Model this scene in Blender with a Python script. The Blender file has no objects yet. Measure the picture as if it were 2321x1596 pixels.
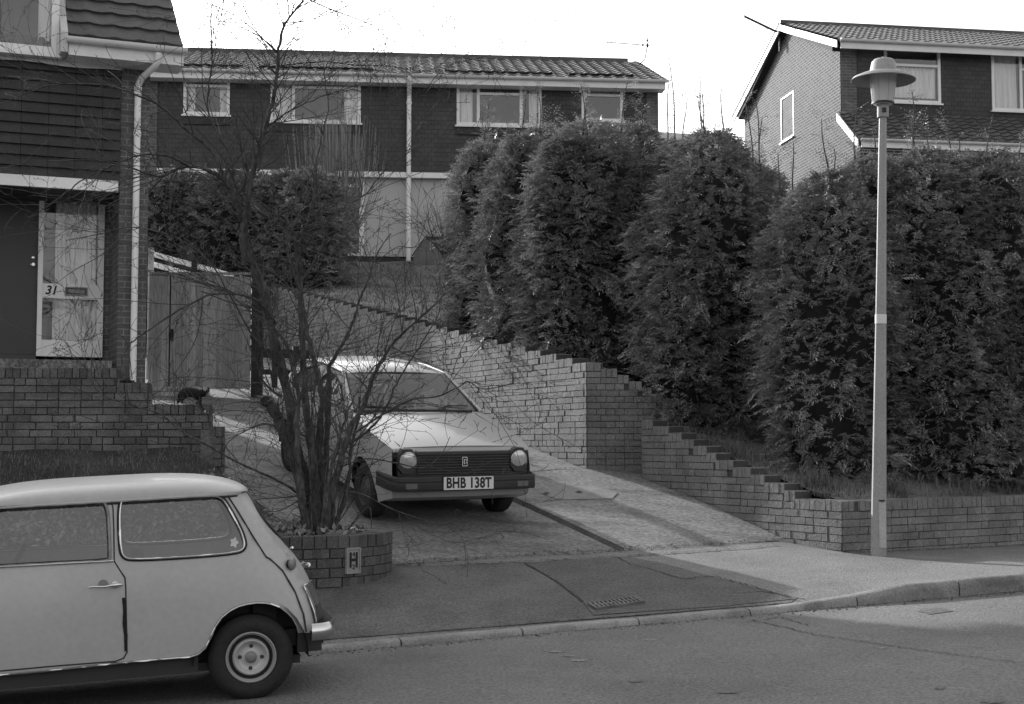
import bpy, bmesh, math, random
import numpy as np
from mathutils import Vector, Matrix
from mathutils.geometry import delaunay_2d_cdt
R = math.radians
SC = bpy.context.scene
COL = SC.collection
random.seed(7)
rng = np.random.default_rng(7)

# ---------------------------------------------------------------- camera, light, exposure
PITCH = 3.674
EYE = 1.5
cam_d = bpy.data.cameras.new('camera')
cam = bpy.data.objects.new('camera', cam_d)
COL.objects.link(cam)
cam.location = (0, 0, EYE)
cam.rotation_euler = (R(90 + PITCH), 0, 0)
cam_d.sensor_width = 36.0
cam_d.lens = 50.0
cam_d.clip_start = 0.05
cam_d.clip_end = 2000.0
SC.camera = cam

SUN_TO = (-0.60, 0.80)          # horizontal direction towards the sun
SUN_EL = R(21)
world = bpy.data.worlds.new('World')
SC.world = world
world.use_nodes = True
wt = world.node_tree
wt.nodes.clear()
w_out = wt.nodes.new('ShaderNodeOutputWorld')
w_bg = wt.nodes.new('ShaderNodeBackground')
w_sky = wt.nodes.new('ShaderNodeTexSky')
w_sky.sky_type = 'NISHITA'
w_sky.sun_disc = False
w_sky.sun_elevation = SUN_EL
w_sky.sun_rotation = math.atan2(SUN_TO[0], SUN_TO[1])
w_sky.air_density = 1.0
w_sky.dust_density = 6.0
w_sky.ozone_density = 1.0
w_bw = wt.nodes.new('ShaderNodeRGBToBW')
w_bg.inputs['Strength'].default_value = 0.15
wt.links.new(w_sky.outputs[0], w_bw.inputs[0])
# hazy bright sky: the contrast between its parts is softened
w_pw = wt.nodes.new('ShaderNodeMath'); w_pw.operation = 'POWER'; w_pw.inputs[1].default_value = .7
w_ml = wt.nodes.new('ShaderNodeMath'); w_ml.operation = 'MULTIPLY'; w_ml.inputs[1].default_value = 1.75
wt.links.new(w_bw.outputs[0], w_pw.inputs[0]); wt.links.new(w_pw.outputs[0], w_ml.inputs[0])
wt.links.new(w_ml.outputs[0], w_bg.inputs[0])
wt.links.new(w_bg.outputs[0], w_out.inputs[0])

sun_d = bpy.data.lights.new('sun', 'SUN')
sun_d.energy = 2.6
sun_d.angle = R(0.6)
sun_d.color = (1, 1, 1)
sun = bpy.data.objects.new('sun', sun_d)
COL.objects.link(sun)
_sd = Vector((SUN_TO[0] * math.cos(SUN_EL), SUN_TO[1] * math.cos(SUN_EL), math.sin(SUN_EL)))
sun.rotation_euler = _sd.to_track_quat('Z', 'Y').to_euler()
sun.location = _sd * 60
SC.view_settings.view_transform = 'Standard'
SC.view_settings.look = 'None'
SC.view_settings.exposure = 1.38
SC.view_settings.gamma = 1.0
SC.cycles.max_bounces = 6
SC.cycles.transparent_max_bounces = 12
SC.cycles.sample_clamp_indirect = 4.0

# ---------------------------------------------------------------- helpers
FOC = 3223.6
CT, ST = math.cos(R(PITCH)), math.sin(R(PITCH))

def ray(px, py):
    u = (px - 1160.5) / FOC
    v = (798 - py) / FOC
    return u, CT - v * ST, ST + v * CT          # x, y, z direction

def P(px, py, Y):
    x, y, z = ray(px, py)
    k = Y / y
    return (x * k, Y, EYE + z * k)

class Fr:
    """local frame: s along the front (to the right), n outward (towards the street), z up"""
    def __init__(self, ox, oy, deg, z0=0.0, slope=0.0):
        self.o = (ox, oy); self.c = math.cos(R(deg)); self.s = math.sin(R(deg))
        self.z0 = z0; self.slope = slope; self.deg = deg
    def __call__(self, s, n, z):
        return (self.o[0] + self.c * s + self.s * n, self.o[1] + self.s * s - self.c * n,
                self.z0 + z + self.slope * s)
    def hit(self, px, py, n=0.0):
        x, y, zz = ray(px, py)
        nx, ny = self.s, -self.c
        k = (nx * self.o[0] + ny * self.o[1] + n) / (nx * x + ny * y)
        X, Y, Z = x * k, y * k, EYE + zz * k
        s = (X - self.o[0]) * self.c + (Y - self.o[1]) * self.s
        return s, Z - self.z0 - self.slope * s

def ob(name, data, parent=None):
    o = bpy.data.objects.new(name, data)
    COL.objects.link(o)
    if parent is not None:
        o.parent = parent
        if parent.type == 'EMPTY' or True:
            o.matrix_parent_inverse = Matrix.Translation(parent.location).inverted()
    return o

def empty(name, loc, label, cat, group=None):
    o = bpy.data.objects.new(name, None)
    o.empty_display_size = 0.2
    o.location = loc
    COL.objects.link(o)
    tag(o, label, cat, group)
    return o

def tag(o, label=None, cat=None, group=None, kind=None):
    if label: o['label'] = label
    if cat: o['category'] = cat
    if group: o['group'] = group
    if kind: o['kind'] = kind
    return o

def box_uv(me):
    n = len(me.loops)
    if n == 0: return
    co = np.empty(len(me.vertices) * 3, 'f'); me.vertices.foreach_get('co', co); co = co.reshape(-1, 3)
    vi = np.empty(n, 'i'); me.loops.foreach_get('vertex_index', vi)
    nl = np.empty(len(me.polygons) * 3, 'f'); me.polygons.foreach_get('normal', nl); nl = nl.reshape(-1, 3)
    tot = np.empty(len(me.polygons), 'i'); me.polygons.foreach_get('loop_total', tot)
    fn = np.repeat(nl, tot, axis=0)
    p = co[vi]
    h = np.hypot(fn[:, 0], fn[:, 1])
    up = np.abs(fn[:, 2]) > 0.75
    hs = np.where(h > 1e-5, h, 1)
    tx, ty = -fn[:, 1] / hs, fn[:, 0] / hs
    u = np.where(up, p[:, 0], p[:, 0] * tx + p[:, 1] * ty)
    v = np.where(up, p[:, 1], p[:, 2])
    uv = me.uv_layers.new(name='UVMap')
    arr = np.stack([u, v], 1).astype('f').ravel()
    uv.data.foreach_set('uv', arr)

class MB:
    def __init__(self): self.v = []; self.f = []; self.m = []
    def add(self, vs, fs, m=0):
        b = len(self.v); self.v += [tuple(x) for x in vs]
        self.f += [tuple(i + b for i in f) for f in fs]; self.m += [m] * len(fs)
        return self
    def hexa(self, c, m=0):
        return self.add(c, [(0, 3, 2, 1), (4, 5, 6, 7), (0, 1, 5, 4), (1, 2, 6, 5), (2, 3, 7, 6), (3, 0, 4, 7)], m)
    def box(self, fr, s0, s1, n0, n1, z0, z1, m=0, jit=0.0):
        c = [(s0, n1, z0), (s1, n1, z0), (s1, n0, z0), (s0, n0, z0), (s0, n1, z1), (s1, n1, z1), (s1, n0, z1), (s0, n0, z1)]
        if jit: c = [tuple(a + random.uniform(-jit, jit) for a in p) for p in c]
        return self.hexa([fr(*p) for p in c], m)
    def wbox(self, x0, x1, y0, y1, z0, z1, m=0):
        c = [(x0, y0, z0), (x1, y0, z0), (x1, y1, z0), (x0, y1, z0), (x0, y0, z1), (x1, y0, z1), (x1, y1, z1), (x0, y1, z1)]
        return self.hexa(c, m)
    def prism(self, fn, poly, a, b, m=0):
        """poly of 2D points, fn(p, t) -> 3D, between t=a and t=b"""
        n = len(poly)
        vs = [fn(p, a) for p in poly] + [fn(p, b) for p in poly]
        fs = [tuple(range(n))[::-1], tuple(range(n, 2 * n))] + [(i, (i + 1) % n, n + (i + 1) % n, n + i) for i in range(n)]
        return self.add(vs, fs, m)
    def tube(self, pts, rad, k=8, m=0, cap=True):
        pts = [Vector(p) for p in pts]
        if not hasattr(rad, '__len__'): rad = [rad] * len(pts)
        vs = []; n = len(pts); prev = None
        for i, p in enumerate(pts):
            t = (pts[min(i + 1, n - 1)] - pts[max(i - 1, 0)])
            if t.length < 1e-9: t = Vector((0, 0, 1))
            t.normalize()
            if prev is None:
                a = Vector((0, 0, 1)) if abs(t.z) < .9 else Vector((1, 0, 0))
                u = t.cross(a).normalized()
            else:
                u = (prev - t * prev.dot(t))
                u = u.normalized() if u.length > 1e-6 else t.orthogonal().normalized()
            prev = u; w = t.cross(u)
            for j in range(k):
                an = 2 * math.pi * j / k
                vs.append(p + (u * math.cos(an) + w * math.sin(an)) * rad[i])
        fs = [(i * k + j, i * k + (j + 1) % k, (i + 1) * k + (j + 1) % k, (i + 1) * k + j) for i in range(n - 1) for j in range(k)]
        if cap: fs += [tuple(range(k))[::-1], tuple(range((n - 1) * k, n * k))]
        return self.add(vs, fs, m)
    def lathe(self, base, axis, prof, k=24, m=0, cap=True):
        """prof: list of (radius, height) along the axis"""
        ax = Vector(axis).normalized(); u = ax.orthogonal().normalized(); w = ax.cross(u); b = Vector(base)
        vs = []; n = len(prof)
        for r_, h in prof:
            for j in range(k):
                an = 2 * math.pi * j / k
                vs.append(b + ax * h + (u * math.cos(an) + w * math.sin(an)) * r_)
        fs = [(i * k + j, i * k + (j + 1) % k, (i + 1) * k + (j + 1) % k, (i + 1) * k + j) for i in range(n - 1) for j in range(k)]
        if cap: fs += [tuple(range(k))[::-1], tuple(range((n - 1) * k, n * k))]
        return self.add(vs, fs, m)
    def grid(self, rows, m=0, close=False):
        nr, nc = len(rows), len(rows[0])
        vs = [p for r_ in rows for p in r_]
        fs = [(i * nc + j, i * nc + j + 1, (i + 1) * nc + j + 1, (i + 1) * nc + j) for i in range(nr - 1) for j in range(nc - 1)]
        return self.add(vs, fs, m)
    def build(self, name, mats, parent=None, smooth=False, recalc=True, bevel=0.0, weld=False):
        me = bpy.data.meshes.new(name)
        me.from_pydata([tuple(p) for p in self.v], [], self.f)
        if not isinstance(mats, (list, tuple)): mats = [mats]
        for x in mats: me.materials.append(x)
        me.polygons.foreach_set('material_index', self.m)
        if recalc or weld:
            bm = bmesh.new(); bm.from_mesh(me)
            if weld: bmesh.ops.remove_doubles(bm, verts=bm.verts, dist=1e-4)
            if recalc: bmesh.ops.recalc_face_normals(bm, faces=bm.faces)
            bm.to_mesh(me); bm.free()
        me.update()
        box_uv(me)
        if smooth:
            me.polygons.foreach_set('use_smooth', [True] * len(me.polygons))
            try: me.set_sharp_from_angle(angle=R(smooth if smooth is not True else 40))
            except Exception: pass
        o = ob(name, me, parent)
        if bevel:
            md = o.modifiers.new('bevel', 'BEVEL'); md.width = bevel; md.segments = 2; md.limit_method = 'ANGLE'
        return o

def in_poly(x, y, poly):
    c = False; n = len(poly); j = n - 1
    for i in range(n):
        xi, yi = poly[i]; xj, yj = poly[j]
        if (yi > y) != (yj > y) and x < (xj - xi) * (y - yi) / (yj - yi) + xi: c = not c
        j = i
    return c

def densify(poly, d, closed=True):
    out = []
    n = len(poly)
    for i in range(n if closed else n - 1):
        a, b = poly[i], poly[(i + 1) % n]
        k = max(1, int(math.ceil(math.hypot(b[0] - a[0], b[1] - a[1]) / d)))
        for j in range(k): out.append((a[0] + (b[0] - a[0]) * j / k, a[1] + (b[1] - a[1]) * j / k))
    if not closed: out.append(poly[-1])
    return out

def smooth_poly(poly, it=2, closed=True):
    for _ in range(it):
        out = []; n = len(poly)
        for i in range(n if closed else n - 1):
            a, b = poly[i], poly[(i + 1) % n]
            out.append((a[0] * .75 + b[0] * .25, a[1] * .75 + b[1] * .25)); out.append((a[0] * .25 + b[0] * .75, a[1] * .25 + b[1] * .75))
        if not closed: out = [poly[0]] + out + [poly[-1]]
        poly = out
    return poly

def panel(mb, outline, holes, fn, d=0.08, m=0, edge=None):
    """triangulate a flat outline with holes plus inner grid points, then map by fn(a, b) -> 3D"""
    loops = [densify(outline, edge or d)] + [densify(h, edge or d) for h in holes]
    pts = []; edges = []
    for lp in loops:
        b = len(pts); pts += lp; edges += [(b + i, b + (i + 1) % len(lp)) for i in range(len(lp))]
    bp = np.array(pts)
    xs = [p[0] for p in outline]; ys = [p[1] for p in outline]
    x = min(xs) + d / 2
    while x < max(xs):
        y = min(ys) + d / 2
        while y < max(ys):
            if in_poly(x, y, loops[0]) and not any(in_poly(x, y, h) for h in loops[1:]):
                if np.min((bp[:, 0] - x) ** 2 + (bp[:, 1] - y) ** 2) > (d * .4) ** 2: pts.append((x, y))
            y += d
        x += d
    vs, es, fs, *_ = delaunay_2d_cdt([Vector(p) for p in pts], edges, [], 0, 1e-6)
    keep = []
    for f in fs:
        cx = sum(vs[i][0] for i in f) / len(f); cy = sum(vs[i][1] for i in f) / len(f)
        if in_poly(cx, cy, loops[0]) and not any(in_poly(cx, cy, h) for h in loops[1:]): keep.append(tuple(f))
    mb.add([fn(v[0], v[1]) for v in vs], keep, m)
    return mb

def fast_mesh(name, verts, faces, mats, parent=None, mi=None, smooth=False):
    """verts (N,3) array; faces (M,k) array"""
    verts = np.asarray(verts, 'f'); faces = np.asarray(faces, 'i'); M, k = faces.shape
    me = bpy.data.meshes.new(name)
    me.vertices.add(len(verts)); me.vertices.foreach_set('co', verts.ravel())
    me.loops.add(M * k); me.loops.foreach_set('vertex_index', faces.ravel())
    me.polygons.add(M); me.polygons.foreach_set('loop_start', np.arange(0, M * k, k, dtype='i'))
    me.polygons.foreach_set('loop_total', np.full(M, k, 'i'))
    if not isinstance(mats, (list, tuple)): mats = [mats]
    for x in mats: me.materials.append(x)
    if mi is not None: me.polygons.foreach_set('material_index', np.asarray(mi, 'i'))
    me.polygons.foreach_set('use_smooth', np.full(M, bool(smooth)))
    me.update(calc_edges=True); me.validate()
    return ob(name, me, parent)

# ---------------------------------------------------------------- materials (the photograph is black and white)
def mat(name, g, rough=.75, var=.25, vs=3.0, fine=.12, fs=60.0, bump=0.0, bs=40.0, spec=.35, island=0.0, metal=0.0,
        stain=0.0, ss=.8, translucent=0.0, coords='Object', stretch=(1, 1, 1), coat=0.0):
    m = bpy.data.materials.new(name); m.use_nodes = True
    nt = m.node_tree; L = nt.links; N = nt.nodes
    bs_ = N['Principled BSDF']
    bs_.inputs['Roughness'].default_value = rough
    bs_.inputs['Specular IOR Level'].default_value = spec
    bs_.inputs['Metallic'].default_value = metal
    if coat: bs_.inputs['Coat Weight'].default_value = coat; bs_.inputs['Coat Roughness'].default_value = .08
    tc = N.new('ShaderNodeTexCoord'); mp = N.new('ShaderNodeMapping'); mp.inputs['Scale'].default_value = stretch
    L.new(tc.outputs[coords], mp.inputs[0])
    cur = None
    def mul(a, b):
        if a is None: return b
        n_ = N.new('ShaderNodeMath'); n_.operation = 'MULTIPLY'; L.new(a, n_.inputs[0]); L.new(b, n_.inputs[1]); return n_.outputs[0]
    def noise(scale, lo, hi, det=4):
        n_ = N.new('ShaderNodeTexNoise'); n_.inputs['Scale'].default_value = scale; n_.inputs['Detail'].default_value = det
        L.new(mp.outputs[0], n_.inputs['Vector'])
        r_ = N.new('ShaderNodeMapRange'); r_.inputs['From Min'].default_value = .3; r_.inputs['From Max'].default_value = .7
        r_.inputs['To Min'].default_value = lo; r_.inputs['To Max'].default_value = hi
        L.new(n_.outputs['Fac'], r_.inputs['Value']); return r_.outputs[0]
    if var: cur = mul(cur, noise(vs, 1 - var, 1 + var))
    if fine: cur = mul(cur, noise(fs, 1 - fine, 1 + fine, 2))
    if stain:
        n_ = N.new('ShaderNodeTexNoise'); n_.inputs['Scale'].default_value = ss; n_.inputs['Detail'].default_value = 6; n_.inputs['Roughness'].default_value = .65
        L.new(mp.outputs[0], n_.inputs['Vector'])
        r_ = N.new('ShaderNodeMapRange'); r_.inputs['From Min'].default_value = .5; r_.inputs['From Max'].default_value = .62
        r_.inputs['To Min'].default_value = 1; r_.inputs['To Max'].default_value = 1 - stain
        L.new(n_.outputs['Fac'], r_.inputs['Value']); cur = mul(cur, r_.outputs[0])
    if island:
        gi = N.new('ShaderNodeNewGeometry')
        r_ = N.new('ShaderNodeMapRange'); r_.inputs['To Min'].default_value = 1 - island; r_.inputs['To Max'].default_value = 1 + island
        L.new(gi.outputs['Random Per Island'], r_.inputs['Value']); cur = mul(cur, r_.outputs[0])
    if cur is not None:
        n_ = N.new('ShaderNodeMath'); n_.operation = 'MULTIPLY'; n_.inputs[1].default_value = g; n_.use_clamp = True
        L.new(cur, n_.inputs[0])
        cc = N.new('ShaderNodeCombineColor')
        for i in range(3): L.new(n_.outputs[0], cc.inputs[i])
        L.new(cc.outputs[0], bs_.inputs['Base Color']); m['_c'] = 1
        col = cc.outputs[0]
    else:
        bs_.inputs['Base Color'].default_value = (g, g, g, 1); col = None
    if bump:
        n_ = N.new('ShaderNodeTexNoise'); n_.inputs['Scale'].default_value = bs; n_.inputs['Detail'].default_value = 5
        L.new(mp.outputs[0], n_.inputs['Vector'])
        b_ = N.new('ShaderNodeBump'); b_.inputs['Strength'].default_value = bump; b_.inputs['Distance'].default_value = .02
        L.new(n_.outputs['Fac'], b_.inputs['Height']); L.new(b_.outputs[0], bs_.inputs['Normal'])
    if translucent:
        t_ = N.new('ShaderNodeBsdfTranslucent'); mx = N.new('ShaderNodeMixShader'); mx.inputs[0].default_value = translucent
        if col is not None: L.new(col, t_.inputs[0])
        else: t_.inputs[0].default_value = (g, g, g, 1)
        L.new(bs_.outputs[0], mx.inputs[1]); L.new(t_.outputs[0], mx.inputs[2])
        L.new(mx.outputs[0], N['Material Output'].inputs[0])
    return m

def brick_mat(name, g1, g2, gm, w=.225, h=.075, mortar=.009, squash=1.0, bump=.6, off=.5, var=.25, rough=.85, smooth=.1, scale=1.0):
    m = bpy.data.materials.new(name); m.use_nodes = True
    nt = m.node_tree; L = nt.links; N = nt.nodes; bs_ = N['Principled BSDF']
    bs_.inputs['Roughness'].default_value = rough; bs_.inputs['Specular IOR Level'].default_value = .25
    uv = N.new('ShaderNodeUVMap'); b = N.new('ShaderNodeTexBrick'); L.new(uv.outputs[0], b.inputs['Vector'])
    b.inputs['Scale'].default_value = scale; b.inputs['Brick Width'].default_value = w; b.inputs['Row Height'].default_value = h
    b.inputs['Mortar Size'].default_value = mortar; b.inputs['Mortar Smooth'].default_value = smooth; b.offset = off
    b.squash = squash; b.squash_frequency = 2
    b.inputs['Color1'].default_value = (g1, g1, g1, 1); b.inputs['Color2'].default_value = (g2, g2, g2, 1); b.inputs['Mortar'].default_value = (gm, gm, gm, 1)
    n_ = N.new('ShaderNodeTexNoise'); n_.inputs['Scale'].default_value = 2.0; n_.inputs['Detail'].default_value = 6
    tc = N.new('ShaderNodeTexCoord'); L.new(tc.outputs['Object'], n_.inputs['Vector'])
    r_ = N.new('ShaderNodeMapRange'); r_.inputs['From Min'].default_value = .3; r_.inputs['From Max'].default_value = .7
    r_.inputs['To Min'].default_value = 1 - var; r_.inputs['To Max'].default_value = 1 + var; L.new(n_.outputs['Fac'], r_.inputs['Value'])
    vm = N.new('ShaderNodeVectorMath'); vm.operation = 'SCALE'; L.new(b.outputs['Color'], vm.inputs[0]); L.new(r_.outputs[0], vm.inputs['Scale'])
    L.new(vm.outputs[0], bs_.inputs['Base Color'])
    bp = N.new('ShaderNodeBump'); bp.invert = True; bp.inputs['Strength'].default_value = bump; bp.inputs['Distance'].default_value = .01
    L.new(b.outputs['Fac'], bp.inputs['Height']); L.new(bp.outputs[0], bs_.inputs['Normal'])
    return m

def glass_mat(name, tint=.85, refl=.12, dark=.0, rough=.02):
    """thin pane: see-through with a fresnel-like mirror part"""
    m = bpy.data.materials.new(name); m.use_nodes = True
    nt = m.node_tree; L = nt.links; N = nt.nodes; N.remove(N['Principled BSDF'])
    t = N.new('ShaderNodeBsdfTransparent'); t.inputs[0].default_value = (tint, tint, tint, 1)
    g = N.new('ShaderNodeBsdfGlossy'); g.inputs['Roughness'].default_value = rough; g.inputs[0].default_value = (.9, .9, .9, 1)
    lw = N.new('ShaderNodeLayerWeight'); lw.inputs[0].default_value = .25
    r_ = N.new('ShaderNodeMapRange'); r_.inputs['To Min'].default_value = refl; r_.inputs['To Max'].default_value = .95
    L.new(lw.outputs['Fresnel'], r_.inputs['Value'])
    mx = N.new('ShaderNodeMixShader'); L.new(r_.outputs[0], mx.inputs[0]); L.new(t.outputs[0], mx.inputs[1]); L.new(g.outputs[0], mx.inputs[2])
    L.new(mx.outputs[0], N['Material Output'].inputs[0])
    return m

M = {}
M['asphalt'] = mat('asphalt', .125, .85, .14, 1.2, .4, 52, .7, 60, spec=.3, stain=.2, ss=.35)
M['asphalt_dark'] = mat('asphalt_dark', .105, .9, .16, 2.0, .38, 50, .7, 60, spec=.25, stain=.25, ss=1.2)
M['asphalt_patch'] = mat('asphalt_patch', .09, .9, .14, 2.5, .38, 50, .7, 60, spec=.25)
M['pave_sunlit'] = mat('pave_sunlit', .16, .9, .12, 1.6, .32, 50, .6, 60, spec=.25, stain=.15, ss=1.0)  # lighter pavement tone, with sunlit brightness put into its colour
M['concrete'] = mat('concrete', .185, .9, .18, 1.4, .5, 22, .9, 26, spec=.25, stain=.3, ss=1.1, stretch=(1.0, 2.6, 1))
M['kerb'] = mat('kerb', .2, .85, .18, 3, .2, 60, .4, 60, island=.15, stain=.3, ss=4)
M['crack'] = mat('crack', .035, .95, 0, fine=0)
M['brick'] = mat('retaining_brick', .172, .85, .2, 3.0, .2, 40, .5, 60, island=.11, spec=.2, stain=.2, ss=1.3)
M['brick_dark'] = mat('garden_brick', .13, .88, .25, 2.5, .2, 60, .5, 70, island=.24, spec=.2, stain=.35, ss=2.0)
M['mortar'] = mat('mortar', .055, .95, .2, 4, .2, 60)
M['soil'] = mat('soil', .05, .95, .35, 4, .4, 60, .8, 30)
M['grass'] = mat('lawn', .16, .95, .25, .9, .4, 45, .9, 60, spec=.1)
M['grass_dark'] = mat('rough_grass', .045, .95, .35, 2, .4, 45, .9, 50, spec=.1)
M['blade'] = mat('grass_blade', .14, .7, .3, 1, 0, island=.5, spec=.2, translucent=.2)
M['white'] = mat('white_paint', .75, .45, .06, 2, .03, 30, spec=.4, stain=.06, ss=3)
M['white_dull'] = mat('weathered_white_paint', .5, .6, .12, 2, .05, 30, spec=.3, stain=.12, ss=3)
M['pvc'] = mat('grey_plastic', .45, .4, .07, 1.5, .03, 30, spec=.4)
M['render'] = mat('rendered_wall', .46, .95, .08, .8, .12, 80, .3, 90, spec=.1)
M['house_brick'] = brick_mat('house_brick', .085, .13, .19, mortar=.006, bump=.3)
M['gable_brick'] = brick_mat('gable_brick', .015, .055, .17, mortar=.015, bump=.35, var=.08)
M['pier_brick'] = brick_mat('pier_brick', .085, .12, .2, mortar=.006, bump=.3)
M['tilehang'] = brick_mat('hung_tiles', .062, .078, .036, w=.165, h=.115, mortar=.007, bump=.6, var=.15, smooth=.6)
M['tile_siding'] = mat('siding_tile', .042, .7, .25, 2.5, .4, 70, .4, 80, spec=.3)
M['roof_tile'] = mat('roof_tile', .085, .55, .25, 1.2, .35, 60, .3, 80, spec=.45, stain=.2, ss=2)
M['roof_tile_dark'] = mat('dark_roof_tile', .05, .6, .25, 1.2, .35, 60, .3, 80, spec=.3, stain=.2, ss=2)
M['roof_tile_light'] = mat('roof_tile_light', .13, .5, .2, 1.2, .2, 60, .2, 80, spec=.5)
M['dark'] = mat('dark_void', .012, .9, 0, fine=0)
M['dark_paint'] = mat('dark_door_paint', .05, .55, .1, 2, .1, 50, spec=.4)
M['curtain'] = mat('net_curtain', .88, .9, .15, 2, 0, stretch=(6, 6, .4), translucent=.15)
M['room'] = mat('room_interior', .26, .95, .3, 1.2, 0)
M['pane'] = glass_mat('window_pane', .94, .07)
M['pane_side'] = glass_mat('gable_pane', .35, .2)
M['car_glass'] = glass_mat('car_glass', .68, .08)
M['wood'] = mat('fence_wood', .31, .85, .22, 1.0, .3, 14, .35, 25, stretch=(7, 7, .5), spec=.15, island=.22)
M['wood_dark'] = mat('dark_stained_wood', .028, .85, .3, 2, .2, 30)
M['bark'] = mat('bark', .06, .9, .4, 10, .45, 40, 1.0, 30, spec=.3, stretch=(1, 1, .4))
M['twig'] = mat('twig', .045, .7, .3, 3, 0, spec=.4)
M['twig_light'] = mat('pale_twig', .22, .7, .3, 3, 0, spec=.4)
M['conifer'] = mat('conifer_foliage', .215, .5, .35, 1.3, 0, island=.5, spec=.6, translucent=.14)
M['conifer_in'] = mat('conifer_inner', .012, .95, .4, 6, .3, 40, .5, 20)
M['ivy'] = mat('broad_leaf', .16, .45, .3, 2, 0, island=.5, spec=.5, translucent=.15)
M['lamp_metal'] = mat('lamp_paint', .26, .5, .1, 2, .12, 50, spec=.35)
M['lamp_glass'] = mat('lamp_bowl', .75, .25, .05, 2, 0, spec=.5, translucent=.5)
M['cat_black'] = mat('cat_black', .008, .7, 0, fine=0, spec=.2)
M['cat_white'] = mat('cat_white', .5, .8, 0, fine=0)
M['mini_paint'] = mat('grey_car_paint', .36, .42, .04, 1.2, .04, 30, spec=.4, coat=.12, stain=.05, ss=2)
M['silver'] = mat('pale_car_paint', .33, .36, .03, 1.2, .02, 30, spec=.5, coat=.5)
M['chrome'] = mat('chrome', .6, .25, 0, fine=0, metal=1.0)
M['steel'] = mat('wheel_steel', .33, .35, .1, 8, 0, metal=.6)
M['rim_light'] = mat('rim_paint_light', .42, .4, .1, 8, 0, spec=.5, metal=.2)
M['rim_dark'] = mat('rim_paint_dark', .05, .5, .1, 8, 0, spec=.4)
M['rubber'] = mat('tyre_rubber', .022, .8, .15, 6, .2, 40, spec=.3)
M['black'] = mat('black_trim', .012, .5, 0, fine=0, spec=.4)
M['black_plastic'] = mat('black_plastic', .025, .6, .1, 6, 0, spec=.4)
M['interior'] = mat('car_interior', .035, .8, .2, 4, 0)
M['lens_red'] = mat('lamp_lens_dark', .03, .2, 0, fine=0, spec=.6)
M['lens_amber'] = mat('lamp_lens_mid', .1, .2, 0, fine=0, spec=.6)
M['lens_clear'] = mat('headlamp_lens', .5, .12, .1, 30, 0, spec=.9, metal=.4)
M['plate'] = mat('number_plate', .6, .4, 0, fine=0)
M['ink'] = mat('black_lettering', .01, .5, 0, fine=0)
M['grate'] = mat('grating_iron', .11, .6, .3, 10, 0, metal=.2)
M['metal_grey'] = mat('galvanised_metal', .2, .5, .2, 10, 0, metal=.4)

def text(name, body, size, mtx, m, parent, shear=0.0, extrude=.002, xs=1.0, sp=1.0, bold=0.0):
    cu = bpy.data.curves.new(name, 'FONT'); cu.body = body; cu.size = size; cu.shear = shear; cu.extrude = extrude
    cu.space_character = sp; cu.offset = bold; cu.align_x = 'CENTER'; cu.align_y = 'CENTER'
    o = bpy.data.objects.new(name + '_tmp', cu); COL.objects.link(o)
    dg = bpy.context.evaluated_depsgraph_get(); dg.update()
    me = bpy.data.meshes.new_from_object(o.evaluated_get(dg)); bpy.data.objects.remove(o)
    me.transform(Matrix.Diagonal((xs, 1, 1, 1))); me.transform(mtx)
    me.materials.clear(); me.materials.append(m); me.name = name
    return ob(name, me, parent)

def basis(o, x, y):
    x = Vector(x).normalized(); y = Vector(y); y = (y - x * x.dot(y)).normalized(); z = x.cross(y)
    return Matrix(((x.x, y.x, z.x, o[0]), (x.y, y.y, z.y, o[1]), (x.z, y.z, z.z, o[2]), (0, 0, 0, 1)))
from mathutils.bvhtree import BVHTree
# ---------------------------------------------------------------- the lie of the land
def lerp(x, xs, ys): return float(np.interp(x, xs, ys))
def road_z(x, y):
    x = max(-60, min(60, x)); y = max(-20, min(20, y))
    return .05 * ((x + 1.54) * .966 + (y - 8.42) * .259)
def drive_z(x, y):
    return -lerp(y, [14, 17], [.075, .05]) * x + lerp(y, [10, 12, 12.65, 14, 16, 17.1, 22, 32, 60], [-.02, .23, .36, .63, 1.02, 1.22, 2.02, 3.6, 6])
def wall_x(y): return .9 - .4226 / .9063 * (y - 17.08)
def upper_z(y): return lerp(y, [17.08, 30, 34.6, 60, 150], [2.43, 4.82, 6.02, 6.4, 10])
def hill_z(x, y):
    a = .9 - .1357 * (min(x, 9) - 3.19) + .2084 * (y - 13.8)
    if y < 17.08: return a
    t = max(0, min(1, (x - wall_x(y)) / 3.0)); t = t * t * (3 - 2 * t)
    t *= max(0, min(1, (32 - y) / 8))
    return upper_z(y) * (1 - t) + max(a, upper_z(y) - .9) * t

KA = Fr(-1.98, 10.06, 15)
def kerb_pt(s, n=0.0):
    if s <= 5.3: p = KA(s, n, 0); return p[0], p[1]
    x, y = KA(5.3, 0, 0)[:2]; a = 15.0; q = 5.3
    while q < s:
        d = min(.25, s - q); a = min(40, a + 1.3 * d); x += math.cos(R(a)) * d; y += math.sin(R(a)) * d; q += .25
    return x + math.sin(R(a)) * n, y - math.cos(R(a)) * n
def kerb_rise(s): return lerp(s, [-4, -2.6, -1.6, 4.25, 4.8, 5.25, 20], [.12, .12, .04, .04, .075, .125, .125])
def kerb_top(s):
    x, y = kerb_pt(s)
    return road_z(x, y) + kerb_rise(s)

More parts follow.
